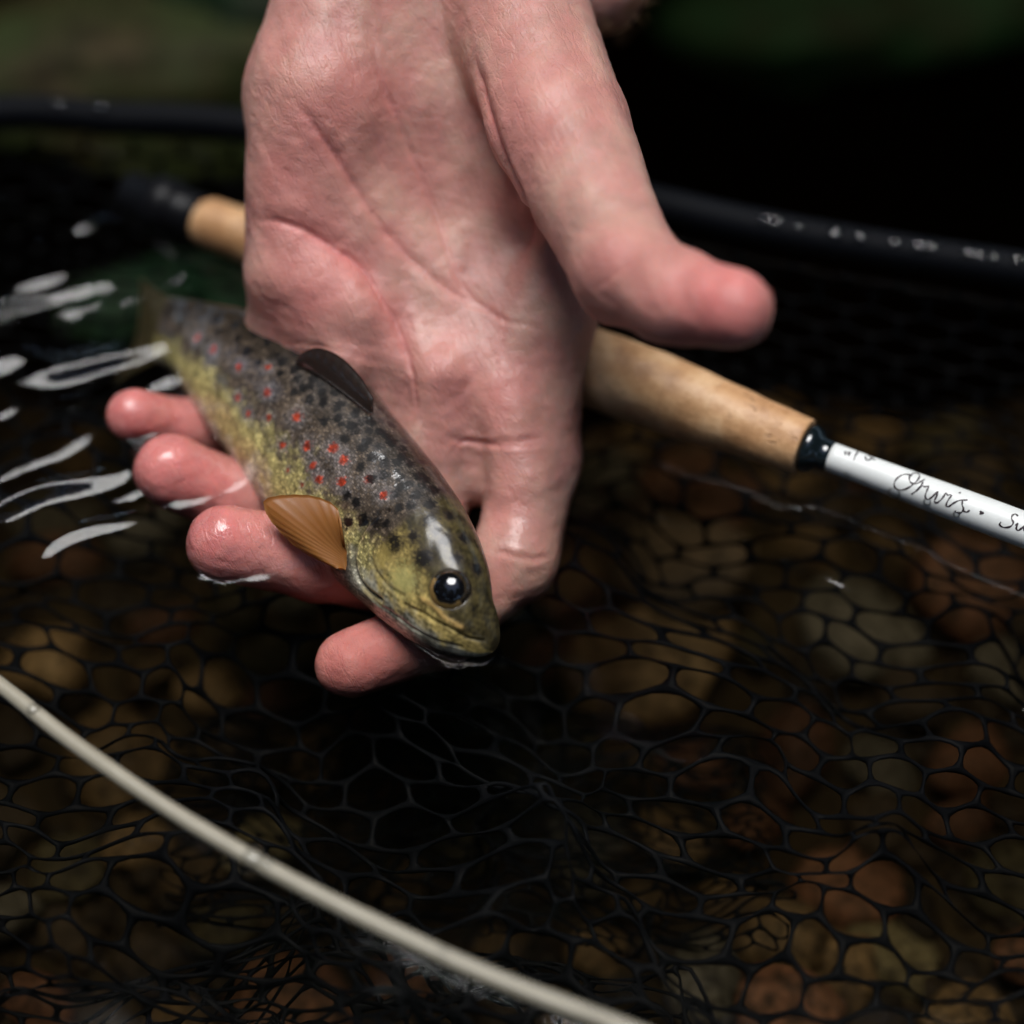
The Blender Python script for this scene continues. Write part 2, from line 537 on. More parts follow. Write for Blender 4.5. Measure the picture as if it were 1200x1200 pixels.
M = dict(skin=make_skin(), fish=make_fish_mat(), cork=make_cork(), water=make_water(), drop=make_drop(), bed=make_bed(),
         rubber=make_rubber(), white=make_white(), line=make_line_mat(), bark=make_bark(),
         gloss_black=simple('black_lacquer', (0.006, 0.010, 0.012), 0.14, **{'Coat Weight': 0.8, 'Coat Roughness': 0.05}),
         hoop=simple('black_coated_hoop', (0.003, 0.0035, 0.005), 0.6, **{'Specular IOR Level': 0.06}),
         metal=simple('dark_anodised_metal', (0.004, 0.004, 0.005), 0.4, **{'Specular IOR Level': 0.15}),
         ink=simple('dark_ink', (0.020, 0.010, 0.014), 0.5),
         eye=None)

# ------------------------------------------------------------------ the hand (distance field -> one continuous mesh)
def cam_xyz(px, py, t):
    return np.array([(px - 600) / FPX * t, (600 - py) / FPX * t, -t])

def sd_cone(P, a, b, r1, r2):
    ba = (b - a).astype(P.dtype); pa = P - a.astype(P.dtype)
    h = np.clip(pa @ ba / (ba @ ba), 0, 1)
    q = pa - h[:, None] * ba
    return np.sqrt(np.einsum('ij,ij->i', q, q)) - (r1 + (r2 - r1) * h)

def smin(a, b, k):
    h = np.maximum(k - np.abs(a - b), 0) / k
    return np.minimum(a, b) - h * h * k * 0.25

def J(px, py, t, r):
    return cam_xyz(px, py, t), r

def chain(P, js, k=0.3):
    d = None
    for (a, r1), (b, r2) in zip(js[:-1], js[1:]):
        e = sd_cone(P, a, b, r1, r2)
        d = e if d is None else smin(d, e, k)
    return d

PALM = [
    [J(420, -60, 56.2, 1.75), J(375, 110, 55.9, 1.75), J(348, 318, 56.3, 1.25)],
    [J(470, -70, 56.6, 1.7), J(425, 375, 56.4, 1.25)],
    [J(535, -80, 56.9, 1.7), J(515, 400, 56.6, 1.3)],
    [J(590, -70, 57.0, 1.7), J(618, 395, 56.5, 1.45)],
]
THENAR = [
    [J(590, -30, 56.0, 1.9), J(655, 150, 53.6, 1.71), J(735, 318, 50.3, 1.255), J(790, 348, 49.1, 1.07), J(858, 362, 48.0, 0.90)],
]
WEB = [J(640, 240, 55.6, 1.0), J(640, 350, 56.3, 1.1)]
FOREARM = [J(560, -90, 57.6, 2.35), J(640, -420, 65.0, 3.3)]
FOREARM2 = [J(470, -90, 57.4, 2.1), J(560, -420, 65.0, 3.1)]
WRISTBONE = [J(698, -22, 58.4, 1.35), J(700, -150, 61.0, 1.7)]
FINGERS = [
    [J(347, 335, 56.6, 1.12), J(300, 503, 59.0, 0.92), J(212, 504, 58.0, 0.80), J(157, 487, 56.9, 0.74)],
    [J(425, 385, 56.5, 1.25), J(385, 603, 57.6, 1.06), J(280, 588, 56.6, 0.98), J(200, 552, 55.75, 0.97)],
    [J(515, 410, 56.6, 1.30), J(490, 680, 56.1, 1.08), J(368, 655, 54.9, 1.02), J(264, 637, 54.1, 0.98)],
    [J(622, 410, 56.4, 1.45), J(629, 540, 56.0, 1.13), J(604, 655, 55.3, 1.08), J(515, 738, 54.8, 0.95), J(410, 778, 53.95, 0.87)],
]
FPADS = [  # soft flesh on the palm side between the joints
    [J(590, 455, 55.6, 0.9), J(612, 560, 55.25, 0.78)],
    [J(520, 440, 55.6, 0.95), J(515, 520, 55.9, 0.8)],
    [J(410, 420, 55.7, 0.85), J(400, 480, 56.3, 0.75)],
    [J(350, 320, 55.9, 0.85), J(420, 365, 55.6, 0.8)],
    [J(565, 430, 56.2, 1.1), J(562, 545, 56.5, 0.95)],
    [J(468, 420, 56.3, 1.05), J(450, 520, 56.9, 0.9)],
    [J(385, 385, 56.3, 1.0), J(350, 480, 57.6, 0.85)],
    [J(352, 365, 57.0, 1.0), J(340, 430, 58.3, 0.95)],
]
KN = []
def hand_sdf(P):
    palm = None
    for c in PALM:
        e = chain(P, c, 0.5)
        palm = e if palm is None else smin(palm, e, 1.1)
    fa = smin(chain(P, FOREARM), chain(P, FOREARM2), 1.6)
    fa = smin(fa, chain(P, WRISTBONE), 1.4)
    palm = smin(palm, fa, 1.3)
    th = chain(P, THENAR[0], 0.35)
    palm = smin(palm, chain(P, WEB), 1.0)
    palm = smin(palm, chain(P, FPADS[3]), 0.6)
    for q in (4, 5, 6, 7): palm = smin(palm, chain(P, FPADS[q]), 0.7)
    body = smin(palm, th, 0.75)
    d = body
    for k, f in enumerate(FINGERS):
        e = chain(P, f, 0.35)
        if k == 3: e = smin(e, chain(P, FPADS[0]), 0.5)
        if k == 2: e = smin(e, chain(P, FPADS[1]), 0.5)
        if k == 1: e = smin(e, chain(P, FPADS[2]), 0.5)
        e = smin(e, palm, 0.55)
        d = smin(d, e, 0.25)
    return d

def surface_nets(sdf, lo, hi, h, B=8):
    lo = np.asarray(lo, float)
    nb = np.ceil((np.asarray(hi) - lo) / (h * B)).astype(int)
    n = nb * B
    G = np.full(n, 1.0, np.float32)
    bi = np.stack(np.meshgrid(*[np.arange(k) for k in nb], indexing='ij'), -1).reshape(-1, 3)
    cen = lo + (bi + 0.5) * B * h
    dc = sdf(cen)
    act = np.abs(dc) < B * h * 0.95 + 0.25
    for b in bi[(~act) & (dc < 0)]:
        G[b[0]*B:b[0]*B+B, b[1]*B:b[1]*B+B, b[2]*B:b[2]*B+B] = -1
    off = np.stack(np.meshgrid(*[np.arange(B)] * 3, indexing='ij'), -1).reshape(-1, 3)
    ab = bi[act]
    for s in range(0, len(ab), 600):
        idx = (ab[s:s+600, None, :] * B + off[None]).reshape(-1, 3)
        G[idx[:, 0], idx[:, 1], idx[:, 2]] = sdf((lo + idx * h).astype(np.float32))
    sg = G < 0
    c8 = [(i, j, k) for i in (0, 1) for j in (0, 1) for k in (0, 1)]
    m = tuple(k - 1 for k in G.shape)
    cnt = np.zeros(m, np.int8)
    for i, j, k in c8:
        cnt += sg[i:i+m[0], j:j+m[1], k:k+m[2]]
    cells = np.argwhere((cnt > 0) & (cnt < 8))
    vid = np.full(m, -1, np.int64); vid[tuple(cells.T)] = np.arange(len(cells))
    acc = np.zeros((len(cells), 3)); num = np.zeros(len(cells))
    for a in c8:
        for ax in range(3):
            if a[ax]: continue
            b = list(a); b[ax] = 1
            va = G[cells[:, 0]+a[0], cells[:, 1]+a[1], cells[:, 2]+a[2]]
            vb = G[cells[:, 0]+b[0], cells[:, 1]+b[1], cells[:, 2]+b[2]]
            x = (va < 0) != (vb < 0)
            f = np.where(x, va / np.where(x, va - vb, 1), 0)
            p = np.array(a, float)[None].repeat(len(cells), 0); p[:, ax] += f
            acc[x] += p[x]; num[x] += 1
    V = lo + (cells + acc / num[:, None]) * h
    Fs = []
    for ax in range(3):
        u, w = (ax + 1) % 3, (ax + 2) % 3
        sl0 = [slice(None)] * 3; sl1 = [slice(None)] * 3
        sl0[ax] = slice(0, -1); sl1[ax] = slice(1, None)
        A, Bv = sg[tuple(sl0)], sg[tuple(sl1)]
        for flip, mask in ((False, A & ~Bv), (True, ~A & Bv)):
            e = np.argwhere(mask)
            e = e[(e[:, u] > 0) & (e[:, w] > 0) & (e[:, u] < G.shape[u]-1) & (e[:, w] < G.shape[w]-1)]
            q = []
            for du, dw in ((-1, -1), (0, -1), (0, 0), (-1, 0)):
                c = e.copy(); c[:, u] += du; c[:, w] += dw
                q.append(vid[c[:, 0], c[:, 1], c[:, 2]])
            q = np.stack(q, 1)
            if flip: q = q[:, ::-1]
            Fs.append(q[(q >= 0).all(1)])
    return V, np.vstack(Fs)

def sdf_normal(sdf, V, e=0.02):
    g = np.zeros_like(V)
    for k in range(3):
        d = np.zeros(3); d[k] = e
        g[:, k] = sdf(V + d) - sdf(V - d)
    return g / np.maximum(np.linalg.norm(g, axis=1), 1e-9)[:, None]

class Surf:
    """find points of a surface under image positions, and distances to lines drawn on it"""
    def __init__(self, V, Nn):
        self.V, self.N = V, Nn
        self.px, self.py, self.t = project(V)
        view = CAM - V; view /= np.linalg.norm(view, axis=1)[:, None]
        self.front = np.einsum('ij,ij->i', view, Nn) > 0.05
    def pick(self, x, y):
        d2 = (self.px - x) ** 2 + (self.py - y) ** 2
        d2 = np.where(self.front, d2, 1e9)
        m = d2 < max(36.0, d2.min() * 1.5 + 1)
        c = np.flatnonzero(m)
        return c[np.argmin(self.t[c] + 0.01 * np.sqrt(d2[c]))]
    def dist_line(self, poly, step=0.06):
        P = catmull(np.array(poly, float), max(len(poly) * 6, 8))
        Q = self.V[[self.pick(x, y) for x, y in P]]
        L = np.concatenate([[0], np.cumsum(np.linalg.norm(np.diff(Q, axis=0), axis=1))])
        n = max(int(L[-1] / step), 4)
        s = np.linspace(0, L[-1], n)
        Qs = np.stack([np.interp(s, L, Q[:, k]) for k in range(3)], 1)
        ks = np.ones(5) / 5
        if n > 8:
            pad = np.vstack([Qs[:1]] * 2 + [Qs] + [Qs[-1:]] * 2)
            Qs = np.stack([np.convolve(pad[:, k], ks, 'valid') for k in range(3)], 1)
        lo, hi = Qs.min(0) - 1.2, Qs.max(0) + 1.2
        sel = np.flatnonzero(((self.V > lo) & (self.V < hi)).all(1))
        out = np.full(len(self.V), 9.0); par = np.zeros(len(self.V))
        for c in range(0, len(sel), 20000):
            ii = sel[c:c+20000]
            d = np.linalg.norm(self.V[ii][:, None, :] - Qs[None], axis=2)
            k = d.argmin(1)
            out[ii] = d[np.arange(len(ii)), k]; par[ii] = k / (n - 1)
        return out, par
    def dist_pt(self, x, y):
        return np.linalg.norm(self.V - self.V[self.pick(x, y)], axis=1)

CB = np.stack([RGT, UPV, -FWD])            # camera basis rows
def to_world(Vc): return CAM + Vc @ CB
def to_cam(Vw): return (Vw - CAM) @ CB.T

Vc, Fh = surface_nets(hand_sdf, (-12.2, -5.4, -66.5), (7.4, 24.5, -46.6), 0.068)
for _ in range(2):
    nrm = sdf_normal(hand_sdf, Vc)
    Vc = Vc - nrm * np.clip(hand_sdf(Vc), -0.05, 0.05)[:, None]
nrm = sdf_normal(hand_sdf, Vc, 0.05)
Vh = to_world(Vc); Nh = nrm @ CB
sf = Surf(Vh, Nh)
disp = np.zeros(len(Vh)); red = np.zeros(len(Vh)); pale = np.zeros(len(Vh))
# broad swellings and hollows of the palm: (px, py, radius cm, height cm)
for x, y, r, hgt in [(385, 330, 1.5, 0.08), (340, 350, 1.1, 0.03), (525, 430, 1.1, 0.08), (600, 470, 1.0, 0.12), (590, 590, 0.8, 0.04),
                     (395, 120, 1.9, 0.20), (330, 200, 1.4, 0.10), (620, 110, 1.7, 0.18), (545, 250, 1.5, -0.42), (500, 190, 1.4, -0.18),
                     (590, 300, 0.9, -0.35), (606, 276, 0.55, -0.35), (850, 350, 0.8, 0.06), (720, 300, 0.9, 0.08), (450, 330, 0.8, -0.10), (250, 622, 0.7, 0.05), (190, 535, 0.7, 0.05)]:
    d = sf.dist_pt(x, y)
    disp += hgt * np.exp(-(d / r) ** 2)
    if hgt > 0: red += 0.7 * np.exp(-(d / (r * 1.1)) ** 2)
# flexion creases: polyline, width cm, depth cm, redness
CREASES = [
    ([(300, 258), (340, 264), (380, 284), (425, 314), (458, 356), (474, 405), (482, 450)], 0.24, 0.13, 0.7),
    ([(300, 258), (340, 264), (380, 284), (425, 314), (458, 356), (474, 405), (482, 450), (484, 480)], 0.07, 0.10, 0.6),
    ([(350, 120), (372, 152), (403, 198), (450, 268), (505, 324), (552, 356)], 0.16, 0.10, 0.4),
    ([(350, 120), (372, 152), (403, 198), (450, 268), (505, 324), (552, 356), (585, 372)], 0.05, 0.07, 0.5),
    ([(446, 78), (467, 140), (500, 218), (526, 295), (545, 340), (588, 374), (630, 384)], 0.06, 0.08, 0.5),
    ([(446, 78), (467, 140), (500, 218), (526, 295), (545, 340), (588, 374)], 0.22, 0.07, 0.2),
    ([(552, 70), (568, 125), (590, 190), (612, 240), (622, 275), (605, 292)], 0.20, 0.20, 0.6),
    ([(552, 70), (568, 125), (590, 190), (612, 240), (622, 275), (600, 296)], 0.06, 0.08, 0.9),
    ([(395, 30), (415, 90), (440, 160), (470, 235)], 0.06, 0.035, 0.2),
    ([(430, 20), (445, 80), (462, 130)], 0.08, 0.05, 0.2),
    ([(480, 130), (497, 180), (508, 232)], 0.05, 0.03, 0.2),
    ([(525, 515), (560, 520), (600, 518), (640, 512)], 0.09, 0.07, 0.5),
    ([(530, 540), (548, 518), (580, 524), (632, 522)], 0.05, 0.05, 0.4),
    ([(575, 642), (600, 650), (625, 655), (650, 652)], 0.08, 0.08, 0.5),
    ([(590, 372), (586, 420), (580, 460)], 0.05, 0.03, 0.3),
    ([(640, 290), (660, 330), (672, 372)], 0.06, 0.04, 0.3),
    ([(655, 265), (690, 270), (730, 255)], 0.07, 0.03, 0.2),
    ([(690, 345), (720, 320), (745, 300)], 0.06, 0.03, 0.3),
    ([(340, 632), (352, 655), (350, 685)], 0.12, 0.03, 0.3),
    ([(272, 545), (268, 572), (255, 592)], 0.14, 0.02, 0.3),
    ([(330, 405), (400, 412), (450, 430)], 0.06, 0.03, 0.3),
]
for poly, w, dep, rd in CREASES:
    d, par = sf.dist_line(poly)
    taper = np.clip(np.minimum(par, 1 - par) * 6 + 0.25, 0, 1)
    dep = dep * 0.58
    disp -= dep * taper * np.exp(-(d / w) ** 2)
    disp += 0.25 * dep * taper * np.exp(-((d - 2.0 * w) / w) ** 2)
    red += rd * 0.8 * taper * np.exp(-(d / (w * 1.6)) ** 2)
nz = Noise(3, 1.3); nz2 = Noise(4, 0.45); nz3 = Noise(5, 2.6)
disp += 0.012 * nz(Vh) + 0.004 * nz2(Vh)
Vh2 = Vh + Nh * disp[:, None]
# colour: pink fingertips, blotchy palm, browner hairy wrist
tips = np.zeros(len(Vh))
for f in FINGERS + THENAR:
    tip = to_world(f[-1][0][None])[0]
    tips += np.exp(-(np.linalg.norm(Vh - tip, axis=1) / 1.9) ** 2)
base = np.array([0.48, 0.240, 0.200])
pink = np.array([0.62, 0.205, 0.190])
yel = np.array([0.50, 0.30, 0.24])
bl = np.clip(0.5 + 0.45 * nz3(Vh) + 0.35 * nz(Vh), 0, 1)
C = base + (yel - base) * (bl * 0.95)[:, None]
k = np.clip(0.50 * red + 0.95 * tips, 0, 1)[:, None]
C = C + (pink - C) * k
wrist = sstep(9.5, 12.5, Vh @ UPV - 0.0)[:, None] * (sf.t > 57.5)[:, None] + sstep(15, 17, Vh @ UPV)[:, None]
C = C + (np.array([0.34, 0.17, 0.095]) - C) * np.clip(wrist, 0, 1)
C = np.clip(C, 0, 1)
wet = np.clip(sstep(2.6, 0.9, Vh[:, 2]) + 0.10 * sstep(5, 2.5, Vh[:, 2]), 0, 1) * np.clip(0.75 + 0.25 * nz(Vh), 0, 1)
wet = wet * (1 - 0.75 * sstep(530, 575, sf.px) * (sf.py < 720))
hand = build('hand', Vh2, Fh, M['skin'], base=np.array([2.0, 14.0, 14.0]))
set_col(hand.data, 'Col', C); set_float(hand.data, 'wet', wet); set_float(hand.data, 'submerged', sstep(0.05, -0.12, Vh2[:, 2]))
tag(hand, 'open wet hand and wrist, palm up, fingers cradling the small trout in the water', 'hand')

# nail on the far side of the thumb
tj = to_world(np.array([THENAR[0][-1][0], THENAR[0][-2][0]]))
tdir = tj[0] - tj[1]; tdir /= np.linalg.norm(tdir)
nb = FWD * 0.95 + UPV * 0.12; nb -= tdir * (nb @ tdir); nb /= np.linalg.norm(nb); sd = np.cross(tdir, nb)
uu, vv = np.meshgrid(np.linspace(-0.6, 0.5, 12), np.linspace(-0.75, 0.75, 15), indexing='ij')
NV = tj[0] + tdir * uu[..., None] + (0.92 + 0.03) * (np.cos(vv)[..., None] * nb + np.sin(vv)[..., None] * sd) * (1 - 0.28 * np.clip(uu, 0, 1) ** 2)[..., None]
NV2 = NV - 0.08 * (np.cos(vv)[..., None] * nb + np.sin(vv)[..., None] * sd)
Vn, Fn = merge([(NV.reshape(-1, 3), grid_faces(12, 15)), (NV2.reshape(-1, 3), grid_faces(12, 15)[:, ::-1])])
nail = build('thumbnail', Vn, Fn, simple('nail', (0.58, 0.33, 0.28), 0.3), parent=hand, base=np.array([2.0, 14.0, 14.0]))

# fine hairs on the wrist
hp = []
cand = np.flatnonzero((sf.px > 640) & (sf.px < 775) & (sf.py > -60) & (sf.py < 62) & (Vh @ UPV > 10.5) & (sf.t > 57.2))
for i in rng.choice(cand, min(220, len(cand)), replace=False) if len(cand) else []:
    p = Vh2[i]; n = Nh[i]
    dirv = -UPV * 0.9 + 0.35 * rng.normal(size=3) + n * 0.7; dirv /= np.linalg.norm(dirv)
    q = [p - n * 0.02, p + n * 0.06 + dirv * 0.13, p + n * 0.08 + dirv * rng.uniform(0.22, 0.5)]
    hp.append(tube(catmull(q, 5), np.linspace(0.009, 0.003, 5), 3))
if hp:
    hv_, hf_ = merge(hp)
    hair = build('arm_hair', hv_, hf_, simple('arm_hair', (0.16, 0.09, 0.04), 0.45), parent=hand, base=np.array([2.0, 14.0, 14.0]))
    hair['kind'] = 'stuff'

# ------------------------------------------------------------------ the trout
NS, NP = 460, 300
cl = np.array([atz(*q) for q in [(578, 764, 0.10), (557, 741, 0.22), (530, 711, 0.38), (472, 626, 0.55), (405, 551, 0.62), (342, 487, 0.60), (272, 433, 0.45), (226, 401, 0.15), (192, 386, -0.2)]])
dense = catmull(cl, 600)
L = np.concatenate([[0], np.cumsum(np.linalg.norm(np.diff(dense, axis=0), axis=1))])
s = np.linspace(0, 1, NS) ** 1.12
cen = np.stack([np.interp(s * L[-1], L, dense[:, k]) for k in range(3)], 1)
kk = np.ones(9) / 9
for k in range(3):
    cen[:, k] = np.convolve(np.pad(cen[:, k], 4, 'reflect', reflect_type='odd'), kk, 'valid')
FL = L[-1]
T = np.gradient(cen, axis=0); T /= np.linalg.norm(T, axis=1)[:, None]
Vw = CAM - cen; Vw -= T * np.einsum('ij,ij->i', Vw, T)[:, None]; Vw /= np.linalg.norm(Vw, axis=1)[:, None]
Rr = np.cross(T, Vw)
if (Rr @ RGT).mean() < 0: Rr = -Rr
ang = prof([0, 0.12, 0.35, 0.7, 1], np.radians([36, 35, 20, 14, 12]), s)[:, None]
Dv = np.cos(ang) * Rr + np.sin(ang) * Vw          # towards the back
Nv = np.cos(ang) * Vw - np.sin(ang) * Rr          # out of the visible flank
sx = [0, 0.006, 0.02, 0.045, 0.08, 0.12, 0.2, 0.3, 0.45, 0.58, 0.72, 0.84, 0.93, 1.0]
bd = prof(sx, [0.0, 0.20, 0.42, 0.70, 1.04, 1.34, 1.62, 1.76, 1.90, 2.02, 1.92, 1.52, 1.12, 0.95], s)
bv = prof(sx, [0.0, 0.22, 0.48, 0.80, 1.14, 1.46, 1.84, 2.10, 2.28, 2.18, 1.82, 1.34, 1.00, 0.92], s)
wd = prof(sx, [0.0, 0.24, 0.46, 0.68, 0.88, 1.02, 1.20, 1.30, 1.36, 1.30, 1.08, 0.78, 0.52, 0.25], s)
ph = np.linspace(0, 2 * np.pi, NP, endpoint=False)
c_, s_ = np.cos(ph), np.sin(ph)
vert = np.where(c_[None] > 0, bd[:, None] * np.sign(c_) * np.abs(c_) ** 0.96, bv[:, None] * np.sign(c_) * np.abs(c_) ** 0.92)
lat = wd[:, None] * np.sign(s_) * np.abs(s_) ** 0.88
lat = lat * (1 - 0.10 * np.clip(c_, 0, 1)[None] * sstep(0.12, 0.34, s)[:, None])
FV = cen[:, None, :] + vert[..., None] * Dv[:, None, :] + lat[..., None] * Nv[:, None, :]
def grid_normals(G3, flip=False):
    du = np.gradient(G3, axis=0); dv = (np.roll(G3, -1, 1) - np.roll(G3, 1, 1))
    n = np.cross(du, dv); n /= np.maximum(np.linalg.norm(n, axis=2), 1e-9)[..., None]
    return n
FN = grid_normals(FV)
out_dir = FV - cen[:, None, :]
if np.einsum('ijk,ijk->ij', FN, out_dir).mean() < 0: FN = -FN; fish_flip = True
else: fish_flip = False
fv = FV.reshape(-1, 3); fn = FN.reshape(-1, 3)
ss = np.repeat(s, NP); pp = np.tile(ph, NS)
ff = Surf(fv, fn)
vis = np.sin(pp)                                   # 1 on the visible flank, -1 on the hidden one
belly = (1 - np.cos(pp)) * 0.5                     # 0 on the back, 1 on the belly
fd = np.zeros(len(fv))
f1, f2, f3 = Noise(11, 0.9), Noise(12, 0.35), Noise(13, 2.2)
head = sstep(0.245, 0.225, ss + 0.03 * (belly - 0.5))
# base colours
back = np.array([0.030, 0.021, 0.013]); flank = np.array([0.105, 0.077, 0.055]); yellow = np.array([0.42, 0.36, 0.140]); white = np.array([0.46, 0.43, 0.35])
bb = belly + 0.035 * f1(fv) + 0.02 * f2(fv) + 0.08 * (ss - 0.5) * -1
C = back + (flank - back) * sstep(0.08, 0.40, bb)[:, None]
C = C + (yellow - C) * (sstep(0.50, 0.68, bb + 0.05 * sstep(0.5, 0.8, ss)))[:, None]
C = C + (white - C) * (sstep(0.76, 0.92, bb + 0.10 * sstep(0.5, 0.3, ss)) * 0.85)[:, None]
# dusky bars along the flank
bars = np.exp(-((belly - 0.42) / 0.16) ** 2) * np.clip(np.sin(ss * 62 + 1.5 * np.sin(belly * 6)) * 1.2, 0, 1)
C = C * (1 - 0.35 * bars[:, None])
# head: olive above, gold cheek, dark muzzle
hc = np.array([0.115, 0.090, 0.034]); cheek = np.array([0.38, 0.285, 0.095]); jaw = np.array([0.25, 0.235, 0.18])
Hc = hc * 0.40 + (cheek - hc * 0.40) * sstep(0.26, 0.56, bb)[:, None]
Hc = Hc + (jaw - Hc) * sstep(0.60, 0.74, bb)[:, None]
f4, f5 = Noise(14, 0.55), Noise(15, 0.18)
Hc = Hc * np.clip(1 + 0.30 * f4(fv) + 0.22 * f5(fv), 0.35, 1.8)[:, None]
C = C * np.clip(1 + 0.14 * f4(fv) + 0.10 * f5(fv), 0.4, 1.6)[:, None]
C = C + (Hc - C) * head[:, None]
fj = 1 + 0.16 * f2(fv * 2.3) + 0.10 * f2(fv * 5.1 + 3)
def blot(x, y, r, col, a=1.0, soft=0.35, mirror=False):
    global C
    i = ff.pick(x, y)
    d = np.linalg.norm(fv - fv[i], axis=1) * fj
    w = a * sstep(r * (1 + soft), r * (1 - soft), d)
    C = C + (np.array(col) - C) * w[:, None]
RED = [(280, 118), (323, 150), (390, 195), (468, 192), (462, 260), (385, 272), (412, 320), (467, 328), (541, 324), (502, 401), (568, 401), (637, 405),
       (664, 435), (580, 455), (598, 487), (657, 495), (732, 484), (768, 525), (552, 508), (515, 467)]
RR = [.11, .11, .10, .08, .11, .09, .09, .08, .12, .10, .11, .13, .12, .10, .11, .12, .11, .10, .05, .05]
BLK = [(575, 275), (640, 230), (690, 265), (735, 290), (700, 350), (655, 320), (765, 395), (850, 440), (780, 440), (845, 545), (880, 500), (915, 510), (770, 470), (800, 520), (720, 330), (805, 340), (830, 400), (610, 235), (545, 220), (560, 243), (615, 255), (612, 285), (660, 285), (705, 310), (685, 342), (770, 355), (730, 383), (742, 423), (800, 385), (810, 436), (820, 475), (838, 495),
       (900, 545), (668, 530), (692, 550), (712, 597), (672, 605), (745, 600), (540, 195), (745, 330), (780, 300), (860, 520), (870, 470), (505, 175), (590, 220), (650, 255)]
for x, y in BLK:
    X, Y = 100 + .45 * x, 340 + .45 * y
    blot(X, Y, 0.20, (0.17, 0.14, 0.12), 0.35, 0.6)
    blot(X, Y, rng.uniform(0.125, 0.175), (0.006, 0.005, 0.005), 0.98, 0.18)
for (x, y), r in zip(RED, RR):
    X, Y = 100 + .45 * x, 340 + .45 * y
    blot(X, Y, r * 2.4, (0.23, 0.205, 0.20), 0.55, 0.6)
    blot(X, Y, r * 1.02, (0.36, 0.038, 0.012), 0.95, 0.3)
    if rng.random() < 0.5: blot(X + rng.uniform(-3, 3), Y + rng.uniform(-3, 3), r * 0.35, (0.10, 0.012, 0.01), 0.7)
HB = [(455, 635, .24), (480, 625, .13), (491, 652, .24), (503, 604, .17), (522, 627, .16), (512, 617, .12), (538, 649, .13), (434, 610, .13), (421, 607, .12), (564, 664, .15), (447, 612, .12), (553, 690, .1), (530, 600, .13), (548, 628, .12)]
for x, y, r in [(a_, b_, c__ * 1.2) for a_, b_, c__ in HB]:
    blot(x, y, r * 1.2, (0.030, 0.022, 0.015), 0.75, 0.5)
    blot(x, y, r * 0.75, (0.006, 0.005, 0.005), 0.9, 0.25)
blot(466, 682, 0.36, (0.40, 0.36, 0.13), 0.8, 0.6)
blot(440, 650, 0.30, (0.36, 0.27, 0.08), 0.6, 0.6)
# more dark spots scattered over the back
have = []
for _ in range(900):
    i = int(np.searchsorted(s, rng.uniform(0.26, 0.86))) * NP + int(rng.uniform(0.02, 0.19) * NP)
    q_ = fv[i]
    if any(np.linalg.norm(q_ - h_) < 0.46 for h_ in have): continue
    if C[i].max() < 0.03: continue
    have.append(q_)
    d = np.linalg.norm(fv - q_, axis=1) * fj
    r_ = rng.uniform(0.09, 0.145)
    C = C + (np.array([0.006, 0.005, 0.005]) - C) * (0.95 * sstep(r_ * 1.2, r_ * 0.8, d))[:, None]
# dark spots on the hidden side
for _ in range(26):
    i = int(rng.uniform(0.2, 0.85) * NS) * NP + int((1 + rng.uniform(0.55, 0.95)) * 0.5 * NP) % NP
    d = np.linalg.norm(fv - fv[i], axis=1)
    C = C + (np.array([0.012, 0.010, 0.009]) - C) * sstep(0.15, 0.10, d)[:, None]
# relief of the head
d, par = ff.dist_line([(452, 594), (434, 602), (420, 620), (411, 640), (409, 658), (413, 676), (424, 692), (442, 706)])
side = sstep(0.0, 0.10, d)
fd -= 0.085 * np.exp(-(d / 0.07) ** 2)
head_s = sstep(0.275, 0.195, ss + 0.03 * (belly - 0.5))
fd += 0.04 * np.exp(-((d - 0.17) / 0.14) ** 2) * head_s
C = C + (np.array([0.42, 0.32, 0.12]) - C) * (0.65 * np.exp(-((d - 0.10) / 0.07) ** 2) * head)[:, None]
C = C * (1 - 0.55 * np.exp(-(d / 0.05) ** 2))[:, None]
d, par = ff.dist_line([(437, 628), (430, 650), (436, 672), (452, 690), (468, 700)])
fd -= 0.03 * np.exp(-(d / 0.06) ** 2); C = C * (1 - 0.3 * np.exp(-(d / 0.05) ** 2))[:, None]
C = C + (np.array([0.45, 0.36, 0.14]) - C) * (0.4 * np.exp(-((d - 0.09) / 0.05) ** 2))[:, None]
# upper jaw bone (gold) and mouth slit
d, par = ff.dist_line([(488, 702), (505, 712), (524, 727), (542, 736)])
fd += 0.035 * np.exp(-(d / 0.09) ** 2)
C = C + (np.array([0.46, 0.29, 0.10]) - C) * (0.85 * np.exp(-(d / 0.07) ** 2) * np.clip(1.1 + 0.5 * f5(fv), 0, 1))[:, None]
d, par = ff.dist_line([(466, 708), (490, 721), (515, 736), (545, 748), (574, 752)])
fd -= 0.05 * np.exp(-(d / 0.05) ** 2) * np.clip(par * 4 + 0.3, 0, 1)
C = C * (1 - 0.45 * np.exp(-(d / 0.05) ** 2))[:, None]
d, par = ff.dist_line([(432, 704), (462, 727), (500, 752), (540, 764)])
fd -= 0.03 * np.exp(-(d / 0.05) ** 2); C = C * (1 - 0.35 * np.exp(-(d / 0.05) ** 2))[:, None]
EYE = (527, 690)
ie = ff.pick(*EYE)
de = np.linalg.norm(fv - fv[ie], axis=1)
fd += 0.0 * de - 0.13 * sstep(0.50, 0.36, de)
C = C + (np.array([0.04, 0.03, 0.02]) - C) * (0.8 * np.exp(-((de - 0.47) / 0.06) ** 2))[:, None]
# nostril
blot(561, 713, 0.06, (0.008, 0.007, 0.006), 0.9)
